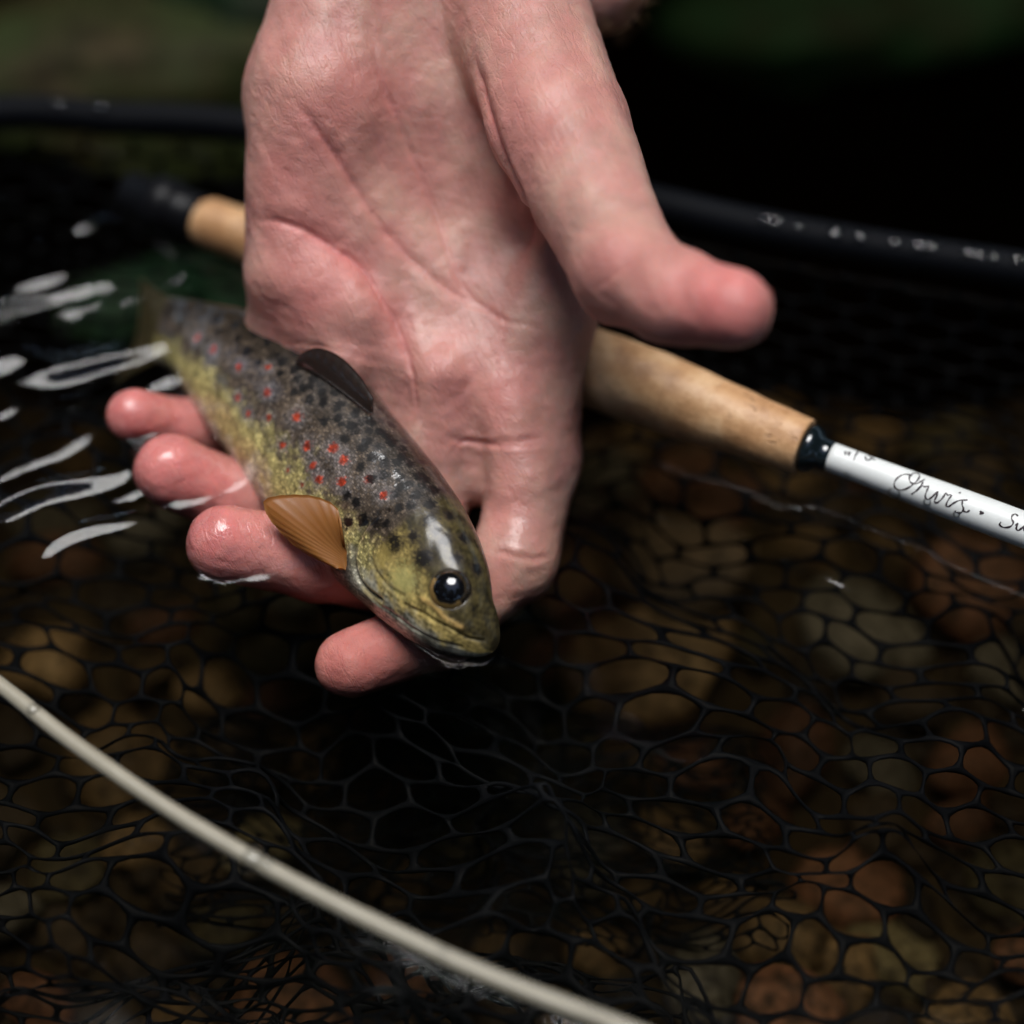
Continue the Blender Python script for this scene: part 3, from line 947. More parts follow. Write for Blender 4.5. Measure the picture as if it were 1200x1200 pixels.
# lateral line
latl = np.exp(-((belly - 0.47) / 0.010) ** 2) * sstep(0.26, 0.30, ss) * (vis > 0)
C = C * (1 - 0.25 * latl[:, None])
fd += 0.004 * f1(fv) + 0.001 * f2(fv)
fv2 = fv + fn * fd[:, None]
pole = cen[0][None] - T[0] * 0.02
tail_c = cen[-1][None]
V = np.vstack([fv2, pole, tail_c])
F4 = grid_faces(NS, NP, True)
i0, i1 = len(fv2), len(fv2) + 1
tri = [[i0, (j + 1) % NP, j] for j in range(NP)] + [[i1, (NS - 1) * NP + j, (NS - 1) * NP + (j + 1) % NP] for j in range(NP)]
faces = F4.tolist() + tri
if fish_flip: faces = [f[::-1] for f in faces]
fb = np.array([cen[NS // 2][0], cen[NS // 2][1], -1.5])
trout = empty('trout', fb)
tag(trout, 'small brown trout with red and black spots lying across the wet fingers', 'fish')
body = build('body', V, faces, M['fish'], parent=trout, base=fb)
Cx = np.vstack([np.clip(C, 0.004, 1), [[0.05, 0.04, 0.03]], [[0.05, 0.04, 0.03]]])
set_col(body.data, 'Col', Cx)
set_float(body.data, 'scaly', np.append(1 - head * 0.9, [0, 0]))
set_float(body.data, 'sheen', np.append(np.clip(0.12 + 0.4 * head * sstep(.3, .6, bb), 0, 1), [0, 0]))
set_uv(body.data, np.vstack([np.stack([ss, np.abs(pp / np.pi - 1)], 1), [[0, 0], [1, 0]]]))

# eye
def make_eye_mat():
    m, nt, nd, lk, p = mat_new('trout_eye')
    lk.new(attr(nt, 'Col').outputs['Color'], p.inputs['Base Color'])
    p.inputs['Roughness'].default_value = 0.03
    p.inputs['Specular IOR Level'].default_value = 0.9
    return m
M['eye'] = make_eye_mat()
EYE_DIR = -RGT * 0.7 - UPV * 0.7
def add_eye(center, n, sink=0.22):
    a = np.cross(n, [0, 0, 1.0]); a /= np.linalg.norm(a); b = np.cross(n, a)
    th = np.linspace(0, np.pi * 0.62, 40); az = np.linspace(0, 2 * np.pi, 64, endpoint=False)
    R = 0.53
    P = center - n * sink + R * (np.sin(th)[:, None, None] * (np.cos(az)[None, :, None] * a + np.sin(az)[None, :, None] * b) + 0.80 * np.cos(th)[:, None, None] * n)
    col = np.zeros((40, 64, 3)); thd = np.degrees(th)[:, None] + 0 * az[None]
    col[:] = (0.004, 0.004, 0.005)
    ir = (thd > 46) & (thd <= 49); col[ir] = (0.05, 0.035, 0.015)
    ir = (thd > 49); col[ir] = (0.014, 0.011, 0.008)
    jit = (np.sin(az * 9) * np.sin(az * 5 + 1))[None] * 0.5 + 0.5
    m = (thd > 49) & (thd < 75); col[m] = (col * (1 + 1.5 * jit[..., None]))[m]
    br = (thd > 46 + 1.5 * np.sin(az * 7)[None]) & (thd < 80) & (np.cos(az - math.atan2(EYE_DIR @ b, EYE_DIR @ a))[None] > 0.1); col[br] = (0.24, 0.15, 0.05)
    me = np_mesh('eye', (P.reshape(-1, 3) - fb) * S, grid_faces(40, 64, True))
    set_col(me, 'Col', col.reshape(-1, 3))
    o = obj('eye', me, M['eye'], trout)
    return o
add_eye(fv[ie], fn[ie])
je = (ie // NP) * NP + (NP - ie % NP) % NP
add_eye(fv[je], fn[je], 0.48)

def fin(name, Bp, Op, mat, nj=16, thick=0.035, cup=0.0, cupdir=None, rays=14):
    """fan between a base line and an outer edge (both (n,3) arrays of equal length)"""
    n = len(Bp)
    j = np.linspace(0, 1, nj)[None, :, None]
    P = Bp[:, None, :] * (1 - j) + Op[:, None, :] * j
    if cupdir is not None:
        P = P + cup * np.sin(np.pi * j * 0.9) * np.asarray(cupdir)
        P = P + 0.002 * np.sin(np.linspace(0, 1, n) * rays * 2 * np.pi)[:, None, None] * np.asarray(cupdir) * (0.3 + j)
    nn = np.cross(np.gradient(P, axis=0), np.gradient(P, axis=1)); nn /= np.maximum(np.linalg.norm(nn, axis=2), 1e-9)[..., None]
    th = thick * (1.1 - 0.85 * j)
    A, Bq = P + nn * th, P - nn * th
    ray = (0.5 + 0.5 * np.cos(np.linspace(0, 1, n) * rays * 2 * np.pi))[:, None] * np.ones((1, nj))
    Fa = grid_faces(n, nj); o2 = n * nj
    rim = []
    loop = [i * nj for i in range(n)] + [(n - 1) * nj + k for k in range(1, nj)] + [i * nj + nj - 1 for i in range(n - 2, -1, -1)] + [k for k in range(nj - 2, 0, -1)]
    for a, b in zip(loop, loop[1:] + loop[:1]): rim.append([a, b, b + o2, a + o2])
    F = Fa.tolist() + (Fa[:, ::-1] + o2).tolist() + rim
    o = build(name, np.vstack([A.reshape(-1, 3), Bq.reshape(-1, 3)]), F, mat, parent=trout, base=fb)
    set_float(o.data, 'ray', np.tile(ray.reshape(-1), 2))
    set_float(o.data, 'edge', np.tile((j[0, :, 0][None] * np.ones((n, 1))).reshape(-1), 2))
    return o

pect = make_fin_mat('amber_fin', (0.46, 0.195, 0.050), (0.33, 0.125, 0.028), 0.45)
darkfin = make_fin_mat('dark_fin', (0.022, 0.011, 0.007), (0.009, 0.006, 0.005), 0.12)
darkfin.node_tree.nodes['Principled BSDF'].inputs['Coat Weight'].default_value = 0.7
olivefin = make_fin_mat('olive_fin', (0.075, 0.06, 0.026), (0.035, 0.028, 0.014), 0.25)
redfin = make_fin_mat('reddish_fin', (0.16, 0.03, 0.015), (0.08, 0.03, 0.02), 0.25)
nr = 90
oe = catmull([(400, 611), (393, 593), (370, 582), (340, 580), (312, 585), (312, 600), (327, 621), (353, 645), (388, 663)], nr)
oe = oe + 1.1 * np.stack([np.sin(np.arange(nr) * 0.9) + np.sin(np.arange(nr) * 2.3), np.cos(np.arange(nr) * 1.1)], 1) * 0.25
bt = ff.t[ff.pick(408, 660)]
be = catmull([(404, 645), (405, 650), (406, 656), (406, 662), (404, 668)], nr)
tt = prof([0, 0.45, 1], [bt - 0.35, bt + 0.05, bt + 0.1], np.linspace(0, 1, nr))
Op = np.array([at(x, y, t) for (x, y), t in zip(oe, tt)])
Bp = np.array([at(x, y, bt - 0.10) for x, y in be])
fin('pectoral_fin', Bp, Op, pect, 18, 0.04, 0.22, -FWD, 13)
def back_pt(sv, h=0.0, lean=0.0, side=0.0):
    i = int(np.searchsorted(s, sv)); i = min(i, NS - 1)
    return cen[i] + Dv[i] * (bd[i] - 0.06 + h) + T[i] * lean + Nv[i] * side
fo_ = catmull([(346, 423), (357, 412), (375, 408), (399, 418), (422, 441), (438, 467)], nr)
fb_ = catmull([(348, 426), (362, 432), (380, 442), (398, 455), (416, 469), (436, 484)], nr)
tb_ = np.array([ff.t[ff.pick(x, y)] for x, y in fb_]); tp_ = np.array([sf.t[sf.pick(x, y)] for x, y in fo_])
ker = np.ones(25) / 25
tb_ = np.convolve(np.pad(tb_, 12, 'edge'), ker, 'valid'); tp_ = np.convolve(np.pad(tp_, 12, 'edge'), ker, 'valid')
fin('dorsal_fin', np.array([at(x, y, q - 0.03) for (x, y), q in zip(fb_, tb_)]), np.array([at(x, y, min(q, r_) - 0.14) for (x, y), q, r_ in zip(fo_, tp_, tb_)]), darkfin, 12, 0.04, 0.06, -FWD, 11)
sv = np.linspace(0.76, 0.80, 30)
fin('adipose_fin', np.array([back_pt(a) for a in sv]), np.array([back_pt(a, 0.38, 0.45) for a in sv]), redfin, 10, 0.06, 0.0, Nv[NS - 60], 3)
u = np.linspace(-1, 1, nr)
tb = np.array([cen[-1] - T[-1] * 0.15 + Dv[-1] * bd[-1] * 0.9 * a for a in u])
to = np.array([cen[-1] + T[-1] * (1.35 + 0.45 * abs(a) ** 1.6) + Dv[-1] * 1.6 * a - np.array([0, 0, 0.75]) for a in u])
fin('tail_fin', tb, to, olivefin, 16, 0.05, 0.15, Nv[-1], 17)
def belly_pt(sv, h=0.0, lean=0.0, side=0.0):
    i = min(int(np.searchsorted(s, sv)), NS - 1)
    return cen[i] - Dv[i] * (bv[i] - 0.08 + h) + T[i] * lean + Nv[i] * side
sv = np.linspace(0.74, 0.83, 50)
hg = prof([0, 0.3, 1], [0.4, 1.25, 0.5], np.linspace(0, 1, 50))
fin('anal_fin', np.array([belly_pt(a) for a in sv]), np.array([belly_pt(a, h * 0.85, 0.8 * h, 0.35 * h) for a, h in zip(sv, hg)]), olivefin, 12, 0.045, 0.1, Nv[NS - 80], 9)

# ------------------------------------------------------------------ the fly rod
ra = atz(943, 524, 0.75); rb = atz(236, 258, 0.35)
ax = ra - rb; GL = np.linalg.norm(ax); ax /= GL
rz = np.array([0, 0, 1.0]); rz -= ax * (rz @ ax); rz /= np.linalg.norm(rz); ry = np.cross(rz, ax)
RM = Matrix(((ax[0], ry[0], rz[0], ra[0] * S), (ax[1], ry[1], rz[1], ra[1] * S), (ax[2], ry[2], rz[2], ra[2] * S), (0, 0, 0, 1)))
rod = empty('fly_rod', (0, 0, 0)); rod.matrix_world = RM
tag(rod, 'fly rod with cork grip and white lettered blank floating behind the hand', 'fishing rod')
def lathe(name, xs, rs, mat, parent, nseg=48, wob=0.0):
    xs, rs = np.asarray(xs, float), np.asarray(rs, float)
    th = np.linspace(0, 2 * np.pi, nseg, endpoint=False)
    r2 = rs[:, None] * np.ones((1, nseg))
    if wob:
        nn = Noise(21, 1.6)
        P = np.stack([np.repeat(xs, nseg), np.tile(np.cos(th), len(xs)) * 1.0, np.tile(np.sin(th), len(xs)) * 1.0], 1)
        r2 = r2 + wob * nn(P).reshape(r2.shape)
    V = np.stack([xs[:, None] + 0 * r2, r2 * np.cos(th), r2 * np.sin(th)], -1).reshape(-1, 3)
    F = grid_faces(len(xs), nseg, True)[:, ::-1].tolist()
    F += [list(range(nseg)), [(len(xs) - 1) * nseg + k for k in range(nseg)][::-1]]
    me = np_mesh(name, V * S, F)
    return obj(name, me, mat, parent)
gx = np.linspace(-GL, -0.06, 150)
gr = prof([-GL, -GL + 0.3, -GL * 0.86, -GL * 0.6, -GL * 0.42, -GL * 0.27, -GL * 0.16, -GL * 0.06, -0.06], [0.62, 0.74, 0.80, 0.98, 1.06, 1.06, 0.97, 0.82, 0.76], gx)
gx = np.concatenate([gx, [-0.02, 0.0, 0.0]]); gr = np.concatenate([gr, [0.74, 0.70, 0.58]])
lathe('cork_grip', gx, gr, M['cork'], rod, 64, 0.008)
wc = lathe('winding_check', [0.0, 0.0, 0.03, 0.10, 0.22, 0.34, 0.42, 0.50, 0.62, 0.72, 0.74], [0.3, 0.56, 0.62, 0.65, 0.64, 0.56, 0.47, 0.42, 0.41, 0.41, 0.3], M['gloss_black'], rod)
def blank_r(x):
    return prof([0.0, 0.9, 5.5, 8.0, 80.0], [0.385, 0.385, 0.45, 0.44, 0.30], x)
bx_ = np.concatenate([[0.73], np.linspace(0.73, 9.5, 60), np.linspace(10, 85, 40)])
blank = lathe('blank', bx_, np.concatenate([[0.30], blank_r(bx_[1:])]), M['white'], rod)
lathe('reel_seat', [-GL - 2.6, -GL - 2.6, -GL - 2.5, -GL - 1.7, -GL - 1.65, -GL - 1.6, -GL - 0.95, -GL - 0.9, -GL - 0.85, -GL - 0.1, -GL - 0.02, -GL],
      [0.2, 0.60, 0.66, 0.66, 0.80, 0.84, 0.84, 0.80, 0.72, 0.74, 0.74, 0.4], M['metal'], rod)
# lettering traced on the varnish
def on_blank(cx, cy):
    px, py = 900 + cx / 4, 470 + cy / 4
    o = CAM; d = FWD + (px - 600) / FPX * RGT + (600 - py) / FPX * UPV
    ol = np.array([(o - ra) @ ax, (o - ra) @ ry, (o - ra) @ rz]); dl = np.array([d @ ax, d @ ry, d @ rz])
    r = 0.40
    for _ in range(4):
        A = dl[1]**2 + dl[2]**2; Bq = 2 * (ol[1]*dl[1] + ol[2]*dl[2]); Cq = ol[1]**2 + ol[2]**2 - r*r
        disc = Bq*Bq - 4*A*Cq
        t = (-Bq - math.sqrt(max(disc, 0))) / (2*A)
        h = ol + dl * t
        r = float(blank_r(np.array([h[0]]))[0])
    return h[0], math.atan2(h[2], h[1])
STROKES = [
    [(676, 350), (645, 343), (612, 356), (592, 384), (600, 410), (632, 416), (668, 400), (700, 372), (710, 350), (696, 337), (674, 343), (662, 362), (670, 382), (692, 388), (716, 378), (736, 366)],
    [(728, 380), (716, 396), (698, 418), (672, 437)],
    [(694, 422), (722, 398), (736, 402), (753, 398), (745, 420), (737, 446), (749, 461), (769, 450)],
    [(769, 450), (797, 424), (790, 446), (780, 471), (796, 475), (820, 452), (834, 431), (842, 441), (857, 438)],
    [(862, 440), (844, 466), (835, 488), (847, 494), (866, 481)],
    [(897, 428), (902, 433)],
    [(864, 482), (896, 466), (936, 464)], [(912, 468), (910, 486), (916, 504), (906, 522), (886, 522), (876, 514)], [(912, 512), (930, 520), (946, 512)],
    [(994, 524), (1000, 528), (1006, 524), (1000, 520), (994, 524)],
    [(1172, 540), (1160, 530), (1146, 536), (1142, 552), (1150, 570), (1136, 588), (1106, 592), (1086, 580), (1092, 566)],
    [(1160, 584), (1172, 574), (1164, 596), (1174, 606), (1194, 592), (1204, 582), (1198, 604), (1212, 610)],
    [(396, 194), (398, 208), (386, 216), (370, 212), (356, 204), (360, 196), (374, 200), (376, 212)],
    [(364, 236), (361, 254)], [(382, 238), (377, 258)],
    [(448, 222), (428, 232), (412, 252), (402, 276)],
    [(456, 260), (462, 278), (478, 274), (496, 258), (510, 246)], [(468, 252), (486, 266), (500, 278)], [(486, 240), (496, 252), (512, 244)],
]
LV, LF = [], []
for st in STROKES:
    pts = np.array([on_blank(*q) for q in catmull(st, max(len(st) * 5, 6))])
    xs_, th_ = pts[:, 0], pts[:, 1]
    n = len(pts); o0 = len(LV)
    for k in range(n):
        r = float(blank_r(xs_[k:k+1])[0]) + 0.006
        a = max(k - 1, 0); b = min(k + 1, n - 1)
        dx, dy = xs_[b] - xs_[a], (th_[b] - th_[a]) * r
        l = math.hypot(dx, dy) + 1e-9
        wdt = (0.020 + 0.006 * math.sin(k * 0.7)) * (1.5 if len(st) < 3 or len(st) == 5 and st[0][0] == 994 else 1)
        nx, ny = -dy / l * wdt, dx / l * wdt
        for sgn in (1, -1):
            xx, tt_ = xs_[k] + sgn * nx, th_[k] + sgn * ny / r
            LV.append((xx, r * math.cos(tt_), r * math.sin(tt_)))
    LF += [[o0 + 2*k, o0 + 2*k + 1, o0 + 2*k + 3, o0 + 2*k + 2] for k in range(n - 1)]
let = obj('lettering', np_mesh('lettering', np.array(LV) * S, LF), M['ink'], blank)

for cx, cy, r in [(372, 352, 0.07), (592, 444, 0.17), (746, 484, 0.10), (884, 540, 0.09)]:
    xx, tt_ = on_blank(cx, cy - 12)
    r0 = float(blank_r(np.array([xx]))[0])
    n = np.array([0, math.cos(tt_), math.sin(tt_)])
    Vd, Fd = dome(np.array([xx, 0, 0]) + n * r0, n, r, r * 0.7)
    obj('water_drop', np_mesh('water_drop', Vd * S, Fd), M['drop'], blank)

# ------------------------------------------------------------------ cream line in the lower left
lp = [atz(*q) for q in [(-420, 470, 0.15), (-180, 665, 0.15), (0, 803, 0.15), (80, 866, 0.13), (180, 937, 0.12), (300, 1009, 0.10), (420, 1072, 0.10), (550, 1133, 0.12), (700, 1192, 0.14), (860, 1250, 0.15), (1250, 1360, 0.12), (1700, 1440, 0.1)]]
lpath = catmull(lp, 160)
lpath = lpath + 0.012 * np.stack([Noise(71, 6.0)(lpath), Noise(72, 6.0)(lpath), 0.3 * Noise(73, 4.0)(lpath)], 1)
Vl, Fl = tube(lpath, 0.19 * (1 + 0.02 * Noise(74, 2.0)(lpath)), 20)
cline = build('cream_line', Vl, Fl, M['line'])
for (x, y), r in (((36, 838), 0.16), ((303, 998), 0.24), ((318, 1012), 0.12), ((520, 1112), 0.10)):
    pj, pjy, _ = project(lpath); i = np.argmin(np.hypot(pj - x, pjy - y))
    n = -FWD + UPV * 0.9
    Vd, Fd = dome(lpath[i] + n / np.linalg.norm(n) * 0.16, n, r, r * 0.55)
    build('water_drop', Vd, Fd, M['drop'], parent=cline, base=np.array(cline.location) / S)
tag(cline, 'thin cream coloured line floating across the lower left of the dark water', 'line')

# ------------------------------------------------------------------ landing net: hoop and rubber mesh
hp_img = [(-60, 142, .2), (150, 139, .2), (320, 152, .2), (620, 204, .25), (900, 268, .3), (1210, 318, .35)]
hw = [atz(*q) for q in hp_img] + [np.array(q, float) for q in [(22.5, 7.0, .4), (27, -4, .3), (26, -18, .2), (17, -29, .1), (2, -33, 0), (-13, -30, 0), (-24, -19, .1), (-27, -3, .2), (-24.5, 10, .25)]]
hw_c = np.vstack([hw[-2:], hw, hw[:3]])
hd = catmull(hw_c, 420)
nseg_per = 419 / (len(hw_c) - 1)
hd = hd[int(round(2 * nseg_per)):int(round((2 + len(hw)) * nseg_per)) + 1]
net_root = empty('landing_net', hw[0] * np.array([0, 1, 0]))
nb_ = hw[0] * np.array([0, 1, 0])
tag(net_root, 'black rubber mesh landing net spread under water beneath the hand', 'landing net')
Vh_, Fh_ = tube(np.vstack([hd[:-1], hd[:1]]), 0.52, 20)
hoop = build('hoop', Vh_, Fh_, M['hoop'], parent=net_root, base=nb_)
for px_ in [892, 905, 935, 984, 1010, 1044, 1075, 1090, 1128, 1140, 1152, 1187, 70, 120, 1165]:
    pj, py_, _ = project(hd)
    i = np.argmin(np.abs(pj - px_) + 1000 * (hd[:, 1] < 5))
    n = np.array(sdir) - FWD + rng.normal(size=3) * 0.10
    n /= np.linalg.norm(n)
    r = rng.uniform(0.12, 0.24)
    Vd, Fd = dome(hd[i] + n * 0.505, n, r, r * 0.34)
    build('water_drop', Vd, Fd, M['drop'], parent=hoop, base=nb_)

# mesh sheet as a function of (u, v) in cm
nA, nB, nC, nD = Noise(31, 9, 10, 2), Noise(32, 5, 10, 2), Noise(33, 3.0, 10, 2), Noise(34, 7, 10, 2)
far = hd[(hd[:, 1] > 2)]
fo = np.argsort(far[:, 0]); far = far[fo]
VL = 62.0
def sheet(uv):
    u, v = uv[:, 0], uv[:, 1]
    y0 = np.interp(u, far[:, 0], far[:, 1])
    cenw = np.exp(-((u + 0.5) / 8.5) ** 2)          # the bunched fold is strongest in the middle
    fold = 2.0 + 6.0 * cenw
    # run: down from the hoop, forward, back on itself under the fold, forward again
    k = [0, 5, 24, 31, 37, 43, VL]
    zz = prof(k, [-0.5, -3.2, -3.2, -4.4, -5.8, -6.9, -7.0], v)
    yy_a = prof([0, 5, 24, 31, 37, 43, VL], [0, -2.6, -21.0, -26.5, -22.5, -27.5, -46.0], v)
    yy_b = prof([0, 5, 24, 31, 37, 43, VL], [0, -2.6, -20.5, -26.0, -30.0, -34.0, -52.0], v)
    yy = y0 + yy_b + (yy_a - yy_b) * np.clip(cenw * 1.3, 0, 1)
    amp = sstep(3, 12, v)
    z = zz + amp * (0.55 * nA(uv) + 0.22 * nB(uv)) + 0.3 * cenw * nC(uv) * sstep(20, 27, v) * sstep(50, 40, v)
    x = u + amp * (0.3 * nD(uv) + 0.10 * nC(uv)) + 0.35 * cenw * nB(uv[:, ::-1]) * sstep(20, 27, v) * sstep(48, 40, v)
    y = yy + amp * (0.25 * nB(uv[:, ::-1] + 3) + 0.10 * nC(uv[:, ::-1] + 9))
    # gather towards one strand at the right
    gx_, gy_ = 8.6, -3.0
    dd = np.hypot((x - gx_) / 3.2, (y - gy_) / 2.2)
    pull = 0.55 * np.exp(-dd ** 2)
    x = x + (gx_ - x) * pull; y = y + (gy_ - y) * pull * 0.8
    return np.stack([x, y, np.minimum(z, -0.9 * sstep(2, 5, v) - 0.3)], 1)
cw, chh = 1.52, 1.0
hexc = np.array([(0.5, 0.25), (0, 0.5), (-0.5, 0.25), (-0.5, -0.25), (0, -0.5), (0.5, -0.25)]) * np.array([cw, chh])
outer = []
for q in range(6):
    a, b = hexc[q], hexc[(q + 1) % 6]
    outer += [a, a + (b - a) / 3, a + (b - a) * 2 / 3]
outer = np.array(outer)
inner = []
for q, o_ in enumerate(outer):
    l = np.linalg.norm(o_)
    w0 = 0.066 if q % 3 else 0.13
    inner.append(o_ * (1 - w0 / l))
inner = np.array(inner)
def cell_grid(u0, u1, v0, v1):
    out, r_, v = [], 0, v0
    while v < v1:
        q = u0 + 0.5 * (r_ % 2) * cw
        while q < u1:
            out.append((q, v)); q += cw
        v += chh * 0.75; r_ += 1
    return np.array(out)
def net_geo(cells, fn, th_, wide=1.0):
    O = (cells[:, None, :] + outer[None]).reshape(-1, 2)
    I = (cells[:, None, :] + (outer + (inner - outer) * wide)[None]).reshape(-1, 2)
    mid_ = 0.5 * (O + I)
    def nn(uv):
        e = 0.05
        a = fn(uv + [e, 0]) - fn(uv - [e, 0]); b = fn(uv + [0, e]) - fn(uv - [0, e])
        n = np.cross(a, b); return n / np.maximum(np.linalg.norm(n, axis=1), 1e-9)[:, None]
    PO, PI_, PM = fn(O), fn(I), fn(mid_)
    nO, nM = nn(O), nn(mid_)
    V = np.vstack([PO + nO * th_, PM + nM * th_ * 0.8, PI_, PM - nM * th_ * 0.8, PO - nO * th_])
    nc, k12 = len(cells), len(outer)
    base_i = (np.arange(nc)[:, None] * k12 + np.arange(k12)[None]).astype(int)
    nxt = (np.arange(nc)[:, None] * k12 + (np.arange(k12)[None] + 1) % k12).astype(int)
    F = []
    for l in range(4):
        o1, o2 = l * nc * k12, (l + 1) * nc * k12
        F.append(np.stack([base_i + o1, nxt + o1, nxt + o2, base_i + o2], -1).reshape(-1, 4))
    return V, np.vstack(F)
gA, gB, gC, gD = Noise(35, 7, 10, 2), Noise(36, 4.5, 12, 2), Noise(37, 9, 10, 2), Noise(38, 12, 10, 2)
gc = atz(560, 900, -6.0)
def gathered(uv):
    """the slack bottom of the bag, bunched into folds in front of the hand"""
    u, v = uv[:, 0], uv[:, 1]
    x = gc[0] + 0.52 * u + 0.30 * gA(uv)
    y = gc[1] + 0.40 * v + 0.25 * gC(uv) + 0.08 * gB(uv[:, ::-1] + 4) - 0.004 * u * u - 0.03 * u
    z = -7.6 + 0.5 * gD(uv) + 0.2 * gB(uv + 11)
    return np.stack([x, y, np.minimum(z, -1.6)], 1)
V1, F1 = net_geo(cell_grid(-23, 23, 0.4, VL - 1), sheet, 0.06)
V2, F2 = net_geo(cell_grid(-15, 15, -9, 9), gathered, 0.06, 1.25)
netm = build('net_mesh', np.vstack([V1, V2]), np.vstack([F1, F2 + len(V1)]), M['rubber'], parent=net_root, base=nb_)

# ------------------------------------------------------------------ stream bed, pebbles and boulders
def bed_z(x, y):
    P = np.stack([x, y, 0 * x], 1)
    deep = sstep(12, 32, y) * 30
    return -11.5 - deep + 0.5 * Noise(41, 14)(P) + 0.2 * Noise(42, 5)(P) - sstep(-30, 400, np.abs(x)) * 0
xs = np.concatenate([np.linspace(-600, -45, 24), np.linspace(-42, 42, 110), np.linspace(45, 600, 24)])
ys = np.concatenate([np.linspace(-600, -45, 24), np.linspace(-42, 60, 130), np.linspace(64, 600, 24)])
X, Y = np.meshgrid(xs, ys, indexing='ij')
Z = bed_z(X.ravel(), Y.ravel())
# rises to banks far from the camera
rr_ = np.hypot(X.ravel(), Y.ravel())
Z = Z + sstep(190, 330, rr_) * 75
bed = build('stream_bed', np.stack([X.ravel(), Y.ravel(), Z], 1), grid_faces(len(xs), len(ys)), M['bed'], base=np.zeros(3))
bed['kind'] = 'structure'

def ico(sub):
    import bmesh
    bm = bmesh.new(); bmesh.ops.create_icosphere(bm, subdivisions=sub, radius=1.0)
    V = np.array([v.co[:] for v in bm.verts]); F = [[v.index for v in f.verts] for f in bm.faces]; bm.free()
    return V, F
IV3, IF3 = ico(3); IV2, IF2 = ico(2); IV4, IF4 = ico(4)
def pebble_verts(IV, seed, ang=0.18):
    r = np.random.default_rng(seed)
    d = IV.copy()
    for _ in range(13):                      # a few flats knocked off, then softened
        n = r.normal(size=3); n /= np.linalg.norm(n)
        h = r.uniform(0.62, 0.92)
        o = d @ n - h
        d = d - np.maximum(o, 0)[:, None] * n * 0.85
    d = d * (1 + 0.05 * Noise(seed + 5, 1.4)(IV))[:, None]
    return d * np.array([r.uniform(0.9, 1.35), r.uniform(0.75, 1.05), r.uniform(0.42, 0.65)])
ST = {
    'ochre': make_stone('ochre_stone', [(0.3, (0.10, 0.062, 0.026)), (0.5, (0.21, 0.135, 0.055)), (0.72, (0.32, 0.22, 0.10))]),
    'rust brown': make_stone('rust_stone', [(0.3, (0.075, 0.032, 0.016)), (0.5, (0.17, 0.072, 0.034)), (0.72, (0.25, 0.12, 0.06))]),
    'olive': make_stone('olive_stone', [(0.3, (0.055, 0.048, 0.024)), (0.5, (0.12, 0.105, 0.052)), (0.72, (0.19, 0.17, 0.09))]),
    'dark brown': make_stone('dark_stone', [(0.3, (0.03, 0.022, 0.014)), (0.5, (0.07, 0.05, 0.03)), (0.72, (0.12, 0.085, 0.05))]),
    'grey': make_stone('grey_stone', [(0.3, (0.08, 0.078, 0.06)), (0.5, (0.15, 0.145, 0.115)), (0.72, (0.22, 0.21, 0.17))]),
}
names = list(ST)
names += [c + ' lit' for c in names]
for c in list(ST):  # brighter copies for the key pebbles: their lit look is put into the colour
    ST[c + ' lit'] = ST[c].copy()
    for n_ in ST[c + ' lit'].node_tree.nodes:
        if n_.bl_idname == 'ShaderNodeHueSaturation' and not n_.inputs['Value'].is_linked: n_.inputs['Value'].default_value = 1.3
pm = {}
for c in names:
    for q in range(3):
        me = np_mesh('pebble', pebble_verts(IV3, 100 + 7 * q + len(c)) * S, IF3)
        me.materials.append(ST[c]); pm[c, q] = me
peb = []
def try_place(x, y, r):
    for a, b, c in peb:
        if math.hypot(a - x, b - y) < (c + r) * 0.80: return False
    peb.append((x, y, r)); return True
PEBS = []
def pebble(x, y, r, colr, label, rz, seed):
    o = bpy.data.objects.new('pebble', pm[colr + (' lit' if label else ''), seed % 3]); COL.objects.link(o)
    z = float(bed_z(np.array([x]), np.array([y]))[0])
    o.location = (x * S, y * S, (z + r * 0.18) * S)
    o.scale = (r,) * 3
    o.rotation_euler = (random.uniform(-.25, .25), random.uniform(-.25, .25), rz)
    tag(o, label, 'pebble', 'pebbles on the stream bed')
    q = project(np.array([x, y, z]))
    PEBS.append((o, colr, q[0], q[1], label))
KEY = [  # image position, radius cm, colour, label
    ((905, 1098), 1.7, 'ochre', 'rounded ochre pebble in the brightest cluster at the lower right, left of centre'),
    ((1005, 1030), 1.9, 'rust brown', 'orange brown pebble topmost in the lit cluster at the lower right'),
    ((985, 1128), 1.8, 'ochre', 'pale tan pebble in the middle of the lit cluster at the lower right'),
    ((935, 1190), 2.0, 'rust brown', 'reddish brown pebble at the bottom edge right of the line'),
    ((1060, 1110), 1.6, 'olive', 'olive pebble at the right side of the lit lower right cluster'),
    ((830, 1150), 1.6, 'grey', 'grey green pebble just right of where the cream line leaves the picture'),
    ((860, 1060), 1.3, 'ochre', 'small tan pebble left of the lit lower right cluster'),
    ((760, 790), 2.6, 'ochre', 'long ochre stone under the net right of the fish nose'),
    ((800, 700), 2.3, 'dark brown', 'dark brown stone under the net below the cork grip'),
    ((1010, 740), 2.1, 'grey', 'pale grey green stone where the net strands gather at right'),
    ((1130, 690), 2.4, 'rust brown', 'rust brown stone under the white part of the rod'),
    ((60, 790), 2.0, 'ochre', 'ochre stone under the net left of the submerged fingertip'),
    ((250, 830), 1.2, 'ochre', 'small tan pebble left of the submerged index fingertip'),
    ((310, 1000), 1.2, 'olive', 'olive pebble just above the cream line'),
    ((330, 1160), 1.9, 'rust brown', 'reddish brown stone below the cream line near the bottom edge'),
]
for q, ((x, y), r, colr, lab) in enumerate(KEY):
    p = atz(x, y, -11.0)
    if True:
        peb.append((p[0], p[1], r)); pebble(p[0], p[1], r, colr, lab, random.uniform(0, 6.28), q)
